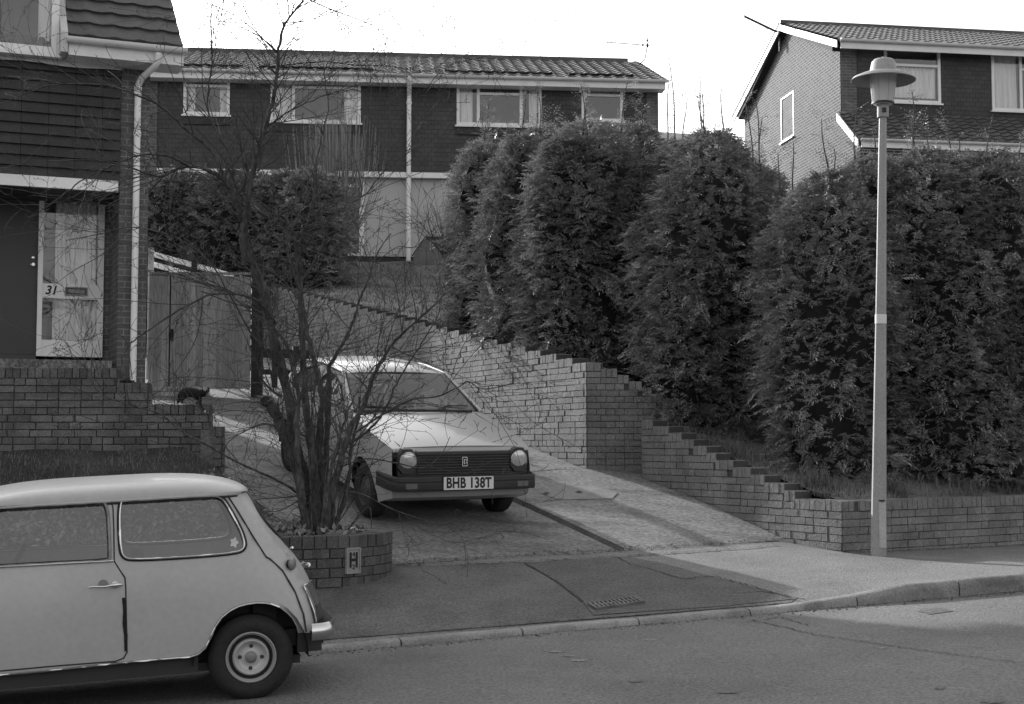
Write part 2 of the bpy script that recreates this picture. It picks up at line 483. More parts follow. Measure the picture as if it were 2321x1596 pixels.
# big sheet of ground under everything, out to the horizon
xs = [-400, -200, -100, -50] + list(range(-36, 37, 4)) + [50, 100, 200, 400]
ys = [-400, -150, -60, -20, 0, 6, 9, 11, 12, 13, 14, 16, 18, 20, 24, 28, 32, 36, 44, 60, 100, 200, 500]
mb = MB()
rows = []
for y in ys:
    row = []
    for x in xs:
        if y <= 11: z = road_z(x, y) - .5
        else: z = min(drive_z(max(-8, min(8, x)), min(y, 60)), hill_z(max(-8, min(8, x)), min(y, 60))) - .45
        row.append((x, y, z))
    rows.append(row)
mb.grid(rows); tag(mb.build('ground', M['soil'], smooth=True, recalc=False), kind='structure')

# road
mb = MB(); rows = []
def road_row(n0, lift=0):
    r_ = []
    for i in range(0, 110):
        s = -40 + i * .6
        x, y = kerb_pt(s, n0); r_.append((x, y, road_z(x, y) + lift))
    return r_
mb.grid([road_row(n) for n in (9.5, 8.0, 6.0, 4.0, 2.0, 1.0, .3, .13)][::-1])
road = mb.build('road', M['asphalt'], smooth=True, recalc=False); tag(road, kind='structure')
# the pavement the photographer stands on
mb = MB()
rows = []
for n in (9.5, 9.62, 9.64, 13.0):
    r_ = []
    for i in range(0, 40):
        s = -40 + i * 1.7; x, y = kerb_pt(s, n); r_.append((x, y, road_z(x, y) + (0 if n == 9.5 else .12)))
    rows.append(r_)
mb.grid(rows); tag(mb.build('near_pavement', M['asphalt_dark'], recalc=False), kind='structure')

# kerb stones
mb = MB()
s = -14.1
while s < 14:
    L_ = .9
    a, b = s + .006, s + L_ - .006
    prof = [(-.0, -.2), (-.0, 0), (.09, 0), (.118, -.015), (.13, -.05), (.13, -.3)]
    vs = []
    K = 4
    for i in range(K + 1):
        q = a + (b - a) * i / K; z = kerb_top(q) + random.uniform(-.002, .002)
        for n, dz in prof:
            x, y = kerb_pt(q, n); vs.append((x, y, z + dz))
    n_ = len(prof)
    fs = [(i * n_ + j, i * n_ + j + 1, (i + 1) * n_ + j + 1, (i + 1) * n_ + j) for i in range(K) for j in range(n_ - 1)]
    fs += [tuple(range(n_))[::-1], tuple(range(K * n_, K * n_ + n_))]
    mb.add(vs, fs); s += L_
tag(mb.build('kerb', M['kerb'], recalc=True, smooth=50), kind='structure')

# pavement
BACK = [(-14, (-14.1, 9.2, -.20)), (-3.0, (-5.4, 11.5, .2)), (0.0, (-2.6, 12.1, .41)), (1.45, (-1.07, 12.65, .435)),
        (5.0, (2.69, 14.42, .515)), (5.4, (3.19, 13.8, .452)), (7, (5.04, 15.0, .42)), (14, (11.6, 19.25, .5))]
def back_pt(s):
    for i in range(len(BACK) - 1):
        s0, p0 = BACK[i]; s1, p1 = BACK[i + 1]
        if s <= s1:
            t = (s - s0) / (s1 - s0); return tuple(p0[k] + (p1[k] - p0[k]) * t for k in range(3))
    return BACK[-1][1]
mb = MB(); NR = 12
sts = sorted(set([-14 + .4 * i for i in range(71)] + [b[0] for b in BACK]))
rows = []
for j in range(NR + 1):
    t = j / NR; row = []
    for s in sts:
        x, y = kerb_pt(s, 0.0); z = kerb_top(s) - .004; bx, by, bz = back_pt(s)
        zz = z + (bz - z) * (t ** .85)
        row.append((x + (bx - x) * t, y + (by - y) * t, zz + .006 * math.sin(x * 3 + t * 7) * (0 < t < 1)))
    rows.append(row)
mb.grid(rows)
pavement = mb.build('pavement', M['pave_sunlit'], smooth=True, recalc=False); tag(pavement, kind='structure')

# driveway slabs
g1 = (1.05, 13.62); g0 = (-.03, 15.4)
gd = Vector((g0[0] - g1[0], g0[1] - g1[1])).normalized(); gn = Vector((gd.y, -gd.x))   # gn points to the right
def gpt(t, off): return (g1[0] + gd.x * t + gn.x * off, g1[1] + gd.y * t + gn.y * off)
right_poly = [gpt(-.02, .03), (2.68, 14.42), (3.05, 13.95), (1.5, 16.7), (2.2, 17.3), (1.0, 17.2), (.86, 17.02), (-5.1, 29.8), gpt(15, .03)]
left_poly = [(-1.09, 12.62), gpt(-.01, -.03), gpt(15, -.03), (-9, 31), (-6.4, 23), (-3.2, 15.3), (-2.5, 14.1), (-2.2, 12.2)]
dm = MB(); panel(dm, right_poly, [], lambda x, y: (x, y, drive_z(x, y) + .03 * max(0, min(1, (y - 13.55 - .47 * (x - 1.0)) / 1.2))), .35)
drive_r = dm.build('driveway', M['concrete'], smooth=True); tag(drive_r, kind='structure')
dm = MB(); panel(dm, left_poly, [], lambda x, y: (x, y, drive_z(x, y)), .35)
drive_l = dm.build('driveway_parking_slab', M['concrete'], smooth=True); tag(drive_l, kind='structure')
gb = MB()
for i in range(30):
    t0, t1 = .5 * i, .5 * i + .5
    vs = []
    for t in (t0, t1):
        for off, dz in ((.028, .028), (-.028, -.03)):
            x, y = gpt(t, off); vs.append((x, y, drive_z(x, y) + dz - (.0 if dz > 0 else .0)))
    gb.add(vs, [(0, 1, 3, 2)])
tag(gb.build('driveway_joint', M['soil'], recalc=False), kind='structure')

def bvh_of(*objs):
    vs, fs = [], []
    for o in objs:
        b = len(vs); vs += [v.co.copy() for v in o.data.vertices]; fs += [tuple(i + b for i in p.vertices) for p in o.data.polygons]
    return BVHTree.FromPolygons(vs, fs)
BV = bvh_of(road, pavement, drive_r, drive_l)
def on_ground(px, py, lift=.004, bv=None):
    hit = (bv or BV).ray_cast(Vector((0, 0, EYE)), Vector(ray(px, py)).normalized())
    p = hit[0] if hit[0] is not None else Vector(P(px, py, 12))
    return (p.x, p.y, p.z + lift)

def decal(name, poly, m, lift=.004, d=18, kind='structure'):
    mb = MB(); panel(mb, poly, [], lambda a, b: on_ground(a, b, lift), d)
    return tag(mb.build(name, m, smooth=True, recalc=False), kind=kind)
def ribbon(mb, pts, w, lift=.006, wob=1.0):
    """thin uneven crack along a ground line given by traced points"""
    dp = densify(pts, 7, closed=False)
    q = [Vector(on_ground(x + random.uniform(-1.5, 1.5) * wob, y + random.uniform(-1, 1) * wob, lift)) for x, y in dp]
    vs = []; fs = []
    for i, p in enumerate(q):
        t = (q[min(i + 1, len(q) - 1)] - q[max(0, i - 1)]); t.z = 0; t.normalize(); nrm = Vector((-t.y, t.x, 0))
        ww = w * random.uniform(.4, 1.3)
        vs += [p - nrm * ww / 2, p + nrm * ww / 2]
        if i: fs.append((2 * i - 2, 2 * i - 1, 2 * i + 1, 2 * i))
    mb.add(vs, fs)
decal('pavement_shaded_asphalt', [(430, 1350), (600, 1335), (892, 1285), (1180, 1277), (1424, 1263), (1500, 1276), (1640, 1315), (1790, 1352), (1842, 1363),
                            (1640, 1380), (1290, 1408), (1010, 1430), (760, 1449), (560, 1466), (430, 1475)], M['asphalt_dark'], .004)  # dark asphalt whose diagonal right edge also paints in the shade border
decal('pavement_patch', [(1188, 1277), (1400, 1266), (1428, 1282), (1482, 1295), (1546, 1314), (1616, 1308), (1700, 1330), (1796, 1360),
                         (1650, 1375), (1345, 1396), (1322, 1367), (1252, 1314)], M['asphalt_patch'], .008)
cr = MB()
ribbon(cr, [(1188, 1277), (1252, 1314), (1322, 1365)], .018, .012, 1.6)
ribbon(cr, [(1400, 1266), (1428, 1282), (1482, 1295), (1546, 1314), (1616, 1308), (1700, 1330), (1796, 1360)], .022, .012, 1.4)
ribbon(cr, [(892, 1284), (1180, 1275), (1424, 1262), (1600, 1250), (1765, 1238)], .03, .012, 1.2)
ribbon(cr, [(1700, 1405), (1850, 1440), (2000, 1462), (2180, 1487), (2321, 1505)], .012, .006, 1.5)
ribbon(cr, [(1690, 1412), (1770, 1400), (1830, 1418)], .01, .006, 1.5)
ribbon(cr, [(900, 1440), (1285, 1409), (1640, 1381), (1842, 1364)], .016, .012, 1.0)
ribbon(cr, [(1660, 1348), (1720, 1343), (1790, 1352)], .012, .012, 1.2)
tag(cr.build('pavement_cracks', M['crack'], recalc=False), kind='structure')
cm = MB()
panel(cm, [(1222, 1118), (1250, 1103), (1345, 1102), (1400, 1118), (1388, 1131), (1268, 1134)], [], lambda a, b: on_ground(a, b, .006), 20)
o = cm.build('drain_cover', mat('cover_concrete', .185, .9, .15, 4, .25, 60), recalc=False)
tag(o, 'flat rectangular drain cover set in the concrete driveway beside the pale car', 'drain cover')
for x, y in ((1238, 1120), (1312, 1117)):
    hk = MB()
    panel(hk, [(x - 8, y), (x, y - 3), (x + 9, y), (x, y + 3)], [], lambda a, b: on_ground(a, b, .010), 20)
    hk.build('lifting_hole', M['crack'], parent=o, recalc=False)
# water grating in the pavement
gr = MB(); c = [Vector(on_ground(x, y, .016)) for x, y in ((1332, 1373), (1350, 1385), (1462, 1369), (1442, 1357))]
def quad_pt(u, v): return c[0] * (1 - u) * (1 - v) + c[3] * u * (1 - v) + c[1] * (1 - u) * v + c[2] * u * v
def qbar(mb, u0, u1, v0, v1, h=.008, m=0):
    vs = [quad_pt(u, v) + Vector((0, 0, z)) for z in (-.01, h) for u, v in ((u0, v0), (u1, v0), (u1, v1), (u0, v1))]
    mb.hexa(vs, m)
qbar(gr, 0, 1, 0, 1, -.004, 1)
for i in range(12): qbar(gr, i / 12 + .01, i / 12 + .05, .04, .96)
for v in (0, .48, .95): qbar(gr, 0, 1, v, v + .06, .010)
for u in (0, .5, .975): qbar(gr, u, u + .025, 0, 1, .0105)
tag(gr.build('grating', [M['grate'], M['dark']]), 'small rectangular ribbed metal grating in the dark pavement near the kerb', 'grating')

# ---------------------------------------------------------------- brick walls laid brick by brick
def brickwork(mb, fr, segs, zbase, thick=.215, L_=.225, c=.075, sold=.105, proud=.010, core=True, both=False, end_right=True, seed=0, jit=.0016, gap=.0036, left_end=False, wbo=None):
    """segs: (s0, s1, top). mats: 0 brick, 1 mortar"""
    rn = random.Random(seed)
    ztop0 = segs[0][2]
    for s0, s1, zt in segs:
        zb = min(zbase(s0), zbase(s1)) - .15
        if core: mb.box(fr, s0, s1, -thick + .006, -.004, zb, zt - .008, 1)
        # soldiers on edge
        k = max(1, round((s1 - s0) / .075)); w = (s1 - s0) / k
        for i in range(k):
            a = s0 + i * w
            mb.box(fr, a + gap, a + w - gap, -thick - .002, proud + rn.uniform(-.003, .004), zt - sold + gap, zt + rn.uniform(-.004, .003), 0, jit)
    smin = min(a for a, b, z in segs); smax = max(b for a, b, z in segs)
    zref = ztop0 - sold
    def top_at(s):
        for a, b, z in segs:
            if a - 1e-6 <= s <= b + 1e-6: return z - sold
        return -9
    zmin = min(zbase(smin), zbase(smax)) - .1
    row = 0; zt = max(z for a, b, z in segs) - sold
    # rows aligned to the first segment's top
    n_up = int(round((zt - zref) / c)); z = zref + n_up * c
    while z > zmin:
        z0 = z - c; english = (row % 2 == 0)
        bl = L_ if not english else L_ / 2
        s = smin - (rn.choice([.0, .06]) if not english else 0)
        while s < smax:
            w = bl if not (english and rn.random() < .35) else L_
            a, b = max(s, smin), min(s + w, smax)
            s += w
            if b - a < .03: continue
            mid = (a + b) / 2
            if top_at(mid) < z - .01: continue
            if z < zbase(mid) - .03: continue
            # clip at steps
            if top_at(a + .01) < z - .01:
                a = next(q[0] for q in segs if q[0] > a and q[2] - sold > z - .01) if any(q[0] > a and q[2] - sold > z - .01 for q in segs) else a
            if top_at(b - .01) < z - .01:
                cand = [q[1] for q in segs if q[1] < b and q[2] - sold > z - .01]
                if cand: b = max(cand)
            if b - a < .03: continue
            pr = proud + rn.uniform(-.004, .005)
            if not both: mb.box(fr, a + gap, b - gap, -.03, pr, z0 + gap, z - gap + rn.uniform(-.002, .001), 0, jit)
            else: mb.box(fr, a + gap, b - gap, -thick - .002, pr, z0 + gap, z - gap, 0, jit)
        # brick ends showing at a stepped or free right end
        for (a, b, zt_) in segs:
            nxt = top_at(b + .02) if b < smax - .01 else -9
            if zt_ - sold >= z - .01 and nxt < z - .01 and z > zbase(b) - .05 and (b < smax - .01 or end_right):
                mb.box(fr, b - .06, b + .006, -thick, -.036, z0 + gap, z - gap, 0, jit)
        if left_end and z > zbase(smin): mb.box(fr, smin - .006, smin + .06, -thick, -.036, z0 + gap, z - gap, 0, jit)
        z = z0; row += 1

# lower wall: side facing the driveway (stepped) and side facing the street
WA = Fr(3.19, 13.8, -60); WB = Fr(3.19, 13.8, 33)
edges_px = [85, 205, 383, 525, 660, 800, 905, 1095, 1290, 1445, 1665, 1780, 2289]
e = []
for X in edges_px:
    s, _ = WA.hit((1550 + X / 4.56) * .9284, 1060)
    e.append(s)
e[-1] = 0.0
ae_ = WA(e[0], -.1, 0)
segsA = [(e[i], e[i + 1], 1.77 - .075 * i) for i in range(12)]
mb = MB()
def bzA(s):
    x, y, _ = WA(s, 0, 0); return min(drive_z(x, y) + .03, 3) if s < -.65 else lerp(s, [-.65, 0], [.51, .45])
brickwork(mb, WA, segsA, bzA, seed=3, left_end=True)
brickwork(mb, WB, [(0.0, 9.9, .945)], lambda s: .43, seed=4, end_right=False)
rx = Fr(*WA(e[0] + .22, -.12, 0)[:2], 42); mb.box(rx, .0, 1.1, -.2, 0, .8, 1.70, 0)
low_wall = mb.build('brick_retaining_wall', [M['brick'], M['mortar']])
tag(low_wall, 'low pale brick retaining wall with stepped top beside the driveway, turning along the pavement behind the lamp post', 'brick wall')

UW = Fr(.9, 17.08, -65)
segsU = []
s = 0.0; z = 2.47
segsU.append((-.36, 0.0, z))
s = -.36
while s > -15.0:
    z += .075; segsU.append((s - .448, s, z)); s -= .448
mb = MB()
def bzU(s):
    x, y, _ = UW(s, 0, 0); return drive_z(x, y) + .03
brickwork(mb, UW, segsU, bzU, seed=5, end_right=False)
UR = Fr(.9, 17.08, 4)
rs = [UR.hit(px, 850)[0] for px in (1362, 1399, 1425, 1455, 1477, 1501, 1530, 1560)]
segsR = [(0.0, rs[0], 2.47)] + [(rs[i], rs[i + 1], 2.47 - .075 * (i + 1)) for i in range(7)]
brickwork(mb, UR, segsR, lambda s: 1.1, seed=6, end_right=True)
up_wall = mb.build('brick_boundary_wall', [M['brick'], M['mortar']])
tag(up_wall, 'tall pale brick wall stepping down the hillside behind the pale hatchback', 'brick wall')

# garden ground on the right, held by the walls
in1 = WB(9.9, -.2, 0)[:2]; cornr = WA(-.12, -.21, 0)[:2]; ae = WA(e[0] + .05, -.2, 0)[:2]
rb = UR(2.4, -.2, 0)[:2]; uc = UR(.15, -.2, 0)[:2]; ue = UW(-15, -.2, 0)[:2]
poly = [in1, (60, 30), (60, 110), (-70, 110), (-70, 34), (-12, 32.5), ue, uc, rb, (2.9, 17.3), (1.9, 16.95), ae, cornr]
mb = MB(); panel(mb, poly, [], lambda x, y: (x, y, hill_z(x, y) - .05 + .03 * math.sin(x * 2.3) * math.sin(y * 1.9)), .8, edge=.5)
garden = mb.build('lawn', M['grass'], smooth=True); tag(garden, kind='structure')
# pale edging strip across the lawn
BG = bvh_of(garden)
eb = MB()
pts = [(872, 649), (905, 655), (950, 659), (1000, 667), (1030, 669), (1060, 672)]
q = [Vector(on_ground(x, y, .02, BG)) for x, y in densify(pts, 8, closed=False)]
for i in range(len(q) - 1):
    a, b = q[i], q[i + 1]; w = random.uniform(.05, .11)
    eb.hexa([a + Vector((0, -w, -.04)), b + Vector((0, -w, -.04)), b + Vector((0, w, -.04)), a + Vector((0, w, -.04)),
             a + Vector((0, -w, .015)), b + Vector((0, -w, .015)), b + Vector((0, w, .015)), a + Vector((0, w, .015))])
tag(eb.build('garden_path', mat('worn_path', .24, .9, .3, 6, .2, 40)), kind='structure')

# garden of number 31: wall, terrace and bank
GW = Fr(-3.738, 14.6, 3)
s265 = GW.hit(265, 850)[0]; s475 = GW.hit(475, 930)[0]; s503 = GW.hit(503, 990)[0]
mb = MB()
gz = lambda s: lerp(s, [-8, -1.6, .9], [1.55, 1.5, 1.33])
brickwork(mb, GW, [(-9.0, s265, 2.27), (s265, 0.0, 2.12), (0.0, s475, 1.90), (s475, s503, 1.675)], gz, seed=8, jit=.003, gap=.0055)
ret = Fr(*GW(s503 - .01, 0, 0)[:2], 110)
mb.box(ret, .02, 4.0, -.2, -.01, .9, 1.64, 0)
gwall = mb.build('garden_wall', [M['brick_dark'], M['mortar']])
tag(gwall, 'dark weathered brick garden wall below the front door of the left house, under the cat', 'brick wall')
mb = MB()
def bank_z(x, y):
    yb = 12.1 + (x + 2.6) * .25
    t = max(0, min(1, (y - yb) / (14.65 - yb)))
    zb = .41 + (x + 2.6) * .05
    z = zb + (1.47 - zb) * (t ** .9) + .02 * math.sin(x * 5) * math.sin(y * 4)
    xe = float(np.interp(y, [12.2, 14.1, 15.3], [-2.25, -2.5, -3.15]))
    return min(z, drive_z(x, y) - .012 + 1.1 * max(0, xe - x))
panel(mb, [(-14, 9.3), (-5.4, 11.5), (-2.65, 12.1), (-2.1, 12.15), (-2.1, 12.9), (-2.4, 14.2), (-2.8, 14.75), (-14, 14.2)], [], bank_z and (lambda x, y: (x, y, bank_z(x, y))), .3)
bank = mb.build('garden_bank', M['grass_dark'], smooth=True); tag(bank, kind='structure')
mb = MB()
mb.add([(-14, 13.9, 2.15), (-3.9, 14.7, 2.15), (-4.9, 18.2, 2.15), (-14, 18.2, 2.15)], [(0, 1, 2, 3)])
tag(mb.build('terrace', M['concrete'], recalc=False), kind='structure')
mb = MB()
panel(mb, [(-4.1, 14.7), (-2.95, 14.7), (-3.2, 15.3), (-6.4, 23), (-9.6, 24), (-5.1, 18)], [], lambda x, y: (x, y, lerp(y, [14.7, 17, 22, 24], [1.6, 1.72, 2.2, 2.4])), .5)
tag(mb.build('side_path', M['concrete'], smooth=True), kind='structure')
mb = MB(); LG = Fr(P(335, 900, 21.6)[0], 21.6, 3)
brickwork(mb, LG, [(-.6, LG.hit(470, 900)[0], 2.36)], lambda s: 1.9, seed=9, sold=.075)
tag(mb.build('low_brick_ledge', [mat('whitened_brick', .42, .85, .3, 4, .2, 50, island=.15), M['mortar']]), 'short whitened brick ledge under the wooden gate', 'low wall')

# blades of grass and weeds along the top of the street wall and on the bank
def blades(name, pts, h=.16, w=.008, m='blade', seed=1, lean=.6, kind='stuff'):
    g = np.random.default_rng(seed); P_ = np.array(pts, float); n = len(P_)
    hh = h * g.uniform(.25, 1.1, n) * (.55 + .9 * (np.sin(P_[:, 0] * 3.1) * np.sin(P_[:, 1] * 4.3 + P_[:, 0]) > 0)); az = g.uniform(0, 2 * np.pi, n); ln = lean * g.uniform(.1, 1, n)
    side = np.stack([-np.sin(az), np.cos(az), np.zeros(n)], 1) * w * .5
    dirx = np.stack([np.cos(az), np.sin(az), np.zeros(n)], 1)
    mid = P_ + dirx * (hh * ln * .35)[:, None] + np.array([0, 0, 1]) * (hh * .6)[:, None]
    tip = P_ + dirx * (hh * ln)[:, None] + np.array([0, 0, 1]) * (hh * (1 - ln * .35))[:, None]
    V = np.stack([P_ - side, P_ + side, mid - side * .7, mid + side * .7, tip], 1).reshape(-1, 3)
    b = np.arange(n) * 5
    F = np.concatenate([np.stack([b, b + 1, b + 3], 1), np.stack([b, b + 3, b + 2], 1), np.stack([b + 2, b + 3, b + 4], 1)])
    return tag(fast_mesh(name, V, F, M[m]), kind=kind)
pts = []
for i in range(6500):
    s = random.uniform(.1, 9.0); n = -.22 - abs(random.gauss(0, .45)); x, y, _ = WB(s, n, 0); x += .12 * math.sin(7 * x); y += .1 * math.sin(9 * y); pts.append((x, y, hill_z(x, y) - .06))
for i in range(2500):
    s = random.uniform(e[0] * .9, 0); n = -.22 - abs(random.gauss(0, .25)); x, y, _ = WA(s, n, 0); pts.append((x, y, hill_z(x, y) - .06))
blades('weeds', pts, .15, .007, seed=2, lean=1.3)
pts = []
for i in range(14000):
    x = random.uniform(-6.5, -2.3); y = random.uniform(11.2, 14.5)
    if x > float(np.interp(y, [12.2, 14.1, 15.3], [-2.35, -2.6, -3.25])): continue
    if y < 12.1 + (x + 2.6) * .25 + .1: continue
    pts.append((x, y, bank_z(x, y) - .005))
blades('rough_grass', pts, .06, .006, seed=3, lean=.9)
M['lawn_blade'] = mat('lawn_blade', .11, .8, .3, 1, 0, island=.4, spec=.15, translucent=.2)
pts = []
for i in range(26000):
    y = random.uniform(19.5, 34); x = random.uniform(-5.5, 1.5)
    if x < wall_x(y) + .25: continue
    pts.append((x, y, hill_z(x, y) - .05 + .03 * math.sin(x * 2.3) * math.sin(y * 1.9)))
blades('lawn_grass', pts, .06, .012, 'lawn_blade', seed=5, lean=.9)

# grit and dead leaves gathered along the kerb and the foot of the walls
pts = []
for i in range(2600):
    s_ = random.uniform(-3, 9); n_ = .14 + abs(random.gauss(0, .08)); x, y = kerb_pt(s_, n_); pts.append((x, y, road_z(x, y) + .002))
for i in range(1500):
    a = Vector((-1.07, 12.65)).lerp(Vector((2.69, 14.42)), random.random()); x, y = a.x + random.gauss(0, .05), a.y + random.gauss(0, .05); h = BV.ray_cast(Vector((x, y, 5)), Vector((0, 0, -1)))
    if h[0]: pts.append((x, y, h[0].z + .012))
for i in range(1500):
    s_ = random.uniform(0, 9); x, y, _ = WB(s_, abs(random.gauss(0, .06)) + .01, 0); h = BV.ray_cast(Vector((x, y, 5)), Vector((0, 0, -1)))
    if h[0]: pts.append((x, y, h[0].z + .004))
g = np.random.default_rng(9); P_ = np.array(pts); n = len(P_); az = g.uniform(0, 6.28, n); L = g.uniform(.006, .022, n)
d = np.stack([np.cos(az), np.sin(az), g.uniform(-.1, .5, n)], 1) * L[:, None]; w = np.stack([-np.sin(az), np.cos(az), g.uniform(-.2, .2, n)], 1) * (L * .45)[:, None]
V = np.stack([P_ - d * .5, P_ + w, P_ + d * .5 + np.array([0, 0, .003]), P_ - w], 1).reshape(-1, 3); b = np.arange(n)[:, None] * 4
tag(fast_mesh('grit', V, b + np.array([[0, 1, 2, 3]]), mat('litter', .1, .9, .4, 20, 0, island=.7)), kind='stuff')

M['road_stain'] = mat('road_stain', .085, .75, .2, 2, .4, 52, .7, 60); M['road_scuff'] = mat('road_scuff', .19, .9, .2, 2, .4, 52, .7, 60)
def blob(cx, cy, rx, ry, k=14): return [(cx + rx * math.cos(2 * math.pi * i / k) * random.uniform(.7, 1.15), cy + ry * math.sin(2 * math.pi * i / k) * random.uniform(.6, 1.2)) for i in range(k)]
def blobs(name, items, m):
    mb = MB()
    for it in items: panel(mb, blob(*it), [], lambda a, b: on_ground(a, b, .004), 10)
    tag(mb.build(name, m, smooth=True, recalc=False), kind='structure')
blobs('road_stains', ((2115, 1386, 42, 7), (1780, 1645, 26, 5), (2250, 1590, 28, 6), (2130, 1560, 14, 4), (1650, 1570, 24, 4), (1440, 1545, 20, 3)), M['road_stain'])
blobs('road_scuffs', ((1310, 1498, 22, 2.5), (1290, 1488, 14, 2), (1475, 1452, 16, 1.6), (1260, 1478, 20, 2), (2000, 1470, 12, 1.5)), M['road_scuff'])
# ---------------------------------------------------------------- houses
def tile_roof(name, fr, s0, s1, n_e, z_e, n_r, z_r, m, parent, course=.34, pitch=.3, amp=.028, lap=.018, spr=10, phase=0, asym=1.5, eave_fn=None):
    """pantile roof surface from the eave line (n_e, z_e) to the ridge (n_r, z_r)"""
    ln = math.hypot(n_e - n_r, z_r - z_e); un, uz = (n_r - n_e) / ln, (z_r - z_e) / ln
    nn, nz = abs(uz), abs(un)                        # outward normal in (n, z)
    k = max(1, int(round(ln / course))); cs = ln / k
    nc = int((s1 - s0) / pitch * spr)
    def wave(s):
        t = ((s / pitch + phase) % 1.0)
        return amp * (math.sin(math.pi * min(1, t / .55)) ** 1.2 if t < .55 else -.25 * math.sin(math.pi * (t - .55) / .45))
    mb = MB(); rows = []
    ws = [(s0 + (s1 - s0) * i / nc) for i in range(nc + 1)]; wv = [wave(s) for s in ws]
    for c in range(k):
        for t, lift in ((c * cs, lap + .012), (c * cs + .001, lap + .012), ((c + 1) * cs, .004)):
            rows.append([fr(s, n_e + un * t + nn * (w + lift), z_e + uz * t + nz * (w + lift)) for s, w in zip(ws, wv)])
    mb.grid(rows)
    # underside closing the tile edge at the eave
    lo = [fr(s, n_e + nn * -.03, z_e + nz * -.03) for s in ws]
    mb.grid([lo, rows[0]])
    return mb.build(name, m, parent, smooth=30, recalc=False)

def window(parent, fr, s0, s1, z0, z1, bars, n=0.0, fw=.055, m='white', pane='pane', curtain=None, depth=.07, room=True, sill=True, trans=None, name='window'):
    """frame with bars [(kind, pos, a, b)]; glass pane and what shows behind it"""
    mb = MB(); f0, f1 = n - .02, n + .035
    mb.box(fr, s0, s0 + fw, f0, f1, z0, z1); mb.box(fr, s1 - fw, s1, f0, f1, z0, z1)
    mb.box(fr, s0 + fw, s1 - fw, f0, f1 - .002, z1 - fw, z1); mb.box(fr, s0 + fw, s1 - fw, f0, f1 - .002, z0, z0 + fw)
    for kind, p, a, b in bars:
        w = fw * .5
        if kind == 'v': mb.box(fr, p - w, p + w, f0, f1 - .004, a if a is not None else z0 + fw, b if b is not None else z1 - fw)
        else: mb.box(fr, a if a is not None else s0 + fw, b if b is not None else s1 - fw, f0, f1 - .006, p - w * .9, p + w * .9)
    if sill: mb.box(fr, s0 - .04, s1 + .04, n - .02, n + .08, z0 - .045, z0 - .003)
    w = mb.build('window', M[m], parent)
    g = MB(); g.add([fr(s0 + fw * .5, n - .005, z0 + fw * .5), fr(s1 - fw * .5, n - .005, z0 + fw * .5), fr(s1 - fw * .5, n - .005, z1 - fw * .5), fr(s0 + fw * .5, n - .005, z1 - fw * .5)], [(0, 1, 2, 3)])
    g.build('pane', M[pane], w, recalc=False)
    if curtain:
        for a, b, za, zb in curtain:
            mb = MB(); k = max(6, int((b - a) / .018)); rr = random.Random(int(abs(a) * 1000))
            ph = [rr.uniform(0, 6.28) for _ in range(3)]
            def cn(s, t): return n - .10 + .018 * math.sin(s * 55 + ph[0]) + .01 * math.sin(s * 91 + ph[1] + t) + .006 * math.sin(s * 23 + ph[2])
            rows = [[fr(a + (b - a) * i / k, cn(a + (b - a) * i / k, j), za + (zb - za) * j / 4) for i in range(k + 1)] for j in range(5)]
            mb.grid(rows); mb.build('curtain', M['curtain'], w, smooth=True, recalc=False)
    return w

def room_box(mb, fr, s0, s1, z0, z1, n=0.0, depth=1.2, m=0):
    """open-fronted box behind a window, faces pointing in"""
    a = [(s0, n), (s1, n), (s1, n - depth), (s0, n - depth)]
    vs = [fr(s, q, z0) for s, q in a] + [fr(s, q, z1) for s, q in a]
    mb.add(vs, [(1, 2, 6, 5), (2, 3, 7, 6), (3, 0, 4, 7), (0, 1, 2, 3), (4, 5, 6, 7)], m)

def wall_with_holes(name, fr, poly, holes, n, m, parent, extra=None, d=1.0):
    mb = MB()
    panel(mb, poly, holes, lambda s, z: fr(s, n, z), d, edge=d)
    for h in holes:                                   # reveals
        k = len(h); vs = [fr(s, n, z) for s, z in h] + [fr(s, n - .12, z) for s, z in h]
        mb.add(vs, [(i, (i + 1) % k, k + (i + 1) % k, k + i) for i in range(k)])
    return mb.build(name, m, parent, recalc=False)

def rect(s0, s1, z0, z1): return [(s0, z0), (s1, z0), (s1, z1), (s0, z1)]

# ===== middle house =====
H2 = Fr(P(925, 300, 35)[0], 35, 5.3)
house2 = empty('semi_detached_house', H2(0, 0, 6), 'long tile-hung pair of houses on the hill with low ridged roof and central white downpipe', 'house')
def h2(px, py, n=0): return H2.hit(px, py, n)
sL = h2(318, 300)[0]; sR = h2(1492, 300)[0]
zg = 6.0; z_soff = h2(925, 178, .1)[1]; z_band = h2(925, 392)[1]; z_bandb = h2(925, 404)[1]
wins = []
def px_rect(h, x0, y0, x1, y1, n=0):
    xm, ym = (x0 + x1) / 2, (y0 + y1) / 2
    return h(x0, ym, n)[0], h(x1, ym, n)[0], h(xm, y1, n)[1], h(xm, y0, n)[1]
WS2 = [px_rect(h2, 416, 168, 521, 261), px_rect(h2, 613, 172, 818, 278), px_rect(h2, 1035, 187, 1227, 286), px_rect(h2, 1318, 191, 1412, 276)]
s_p = h2(1465, 250)[0]; s_pl = h2(356, 300)[0]
z_brickb = z_band
holes = [rect(*w) for w in WS2]
wall_with_holes('tile_hung_wall', H2, rect(s_pl, s_p, z_bandb + .05, z_soff + .05), holes, 0.0, M['tilehang'], house2)
mb = MB()   # brick end piers, sides and back
mb.box(H2, s_p, sR, -7.0, .03, zg - 1.2, z_soff + .02); mb.box(H2, sL - 1.6, s_pl, -7.0, .03, zg - 1.5, z_soff + .02)
mb.box(H2, s_pl, s_p, -7.0, -2.2, zg - 1, z_soff)
for s0, s1 in ((s_pl, s_p),):
    mb.box(H2, s0, s1, -2.2, -.13, z_bandb - .1, z_bandb + .02)
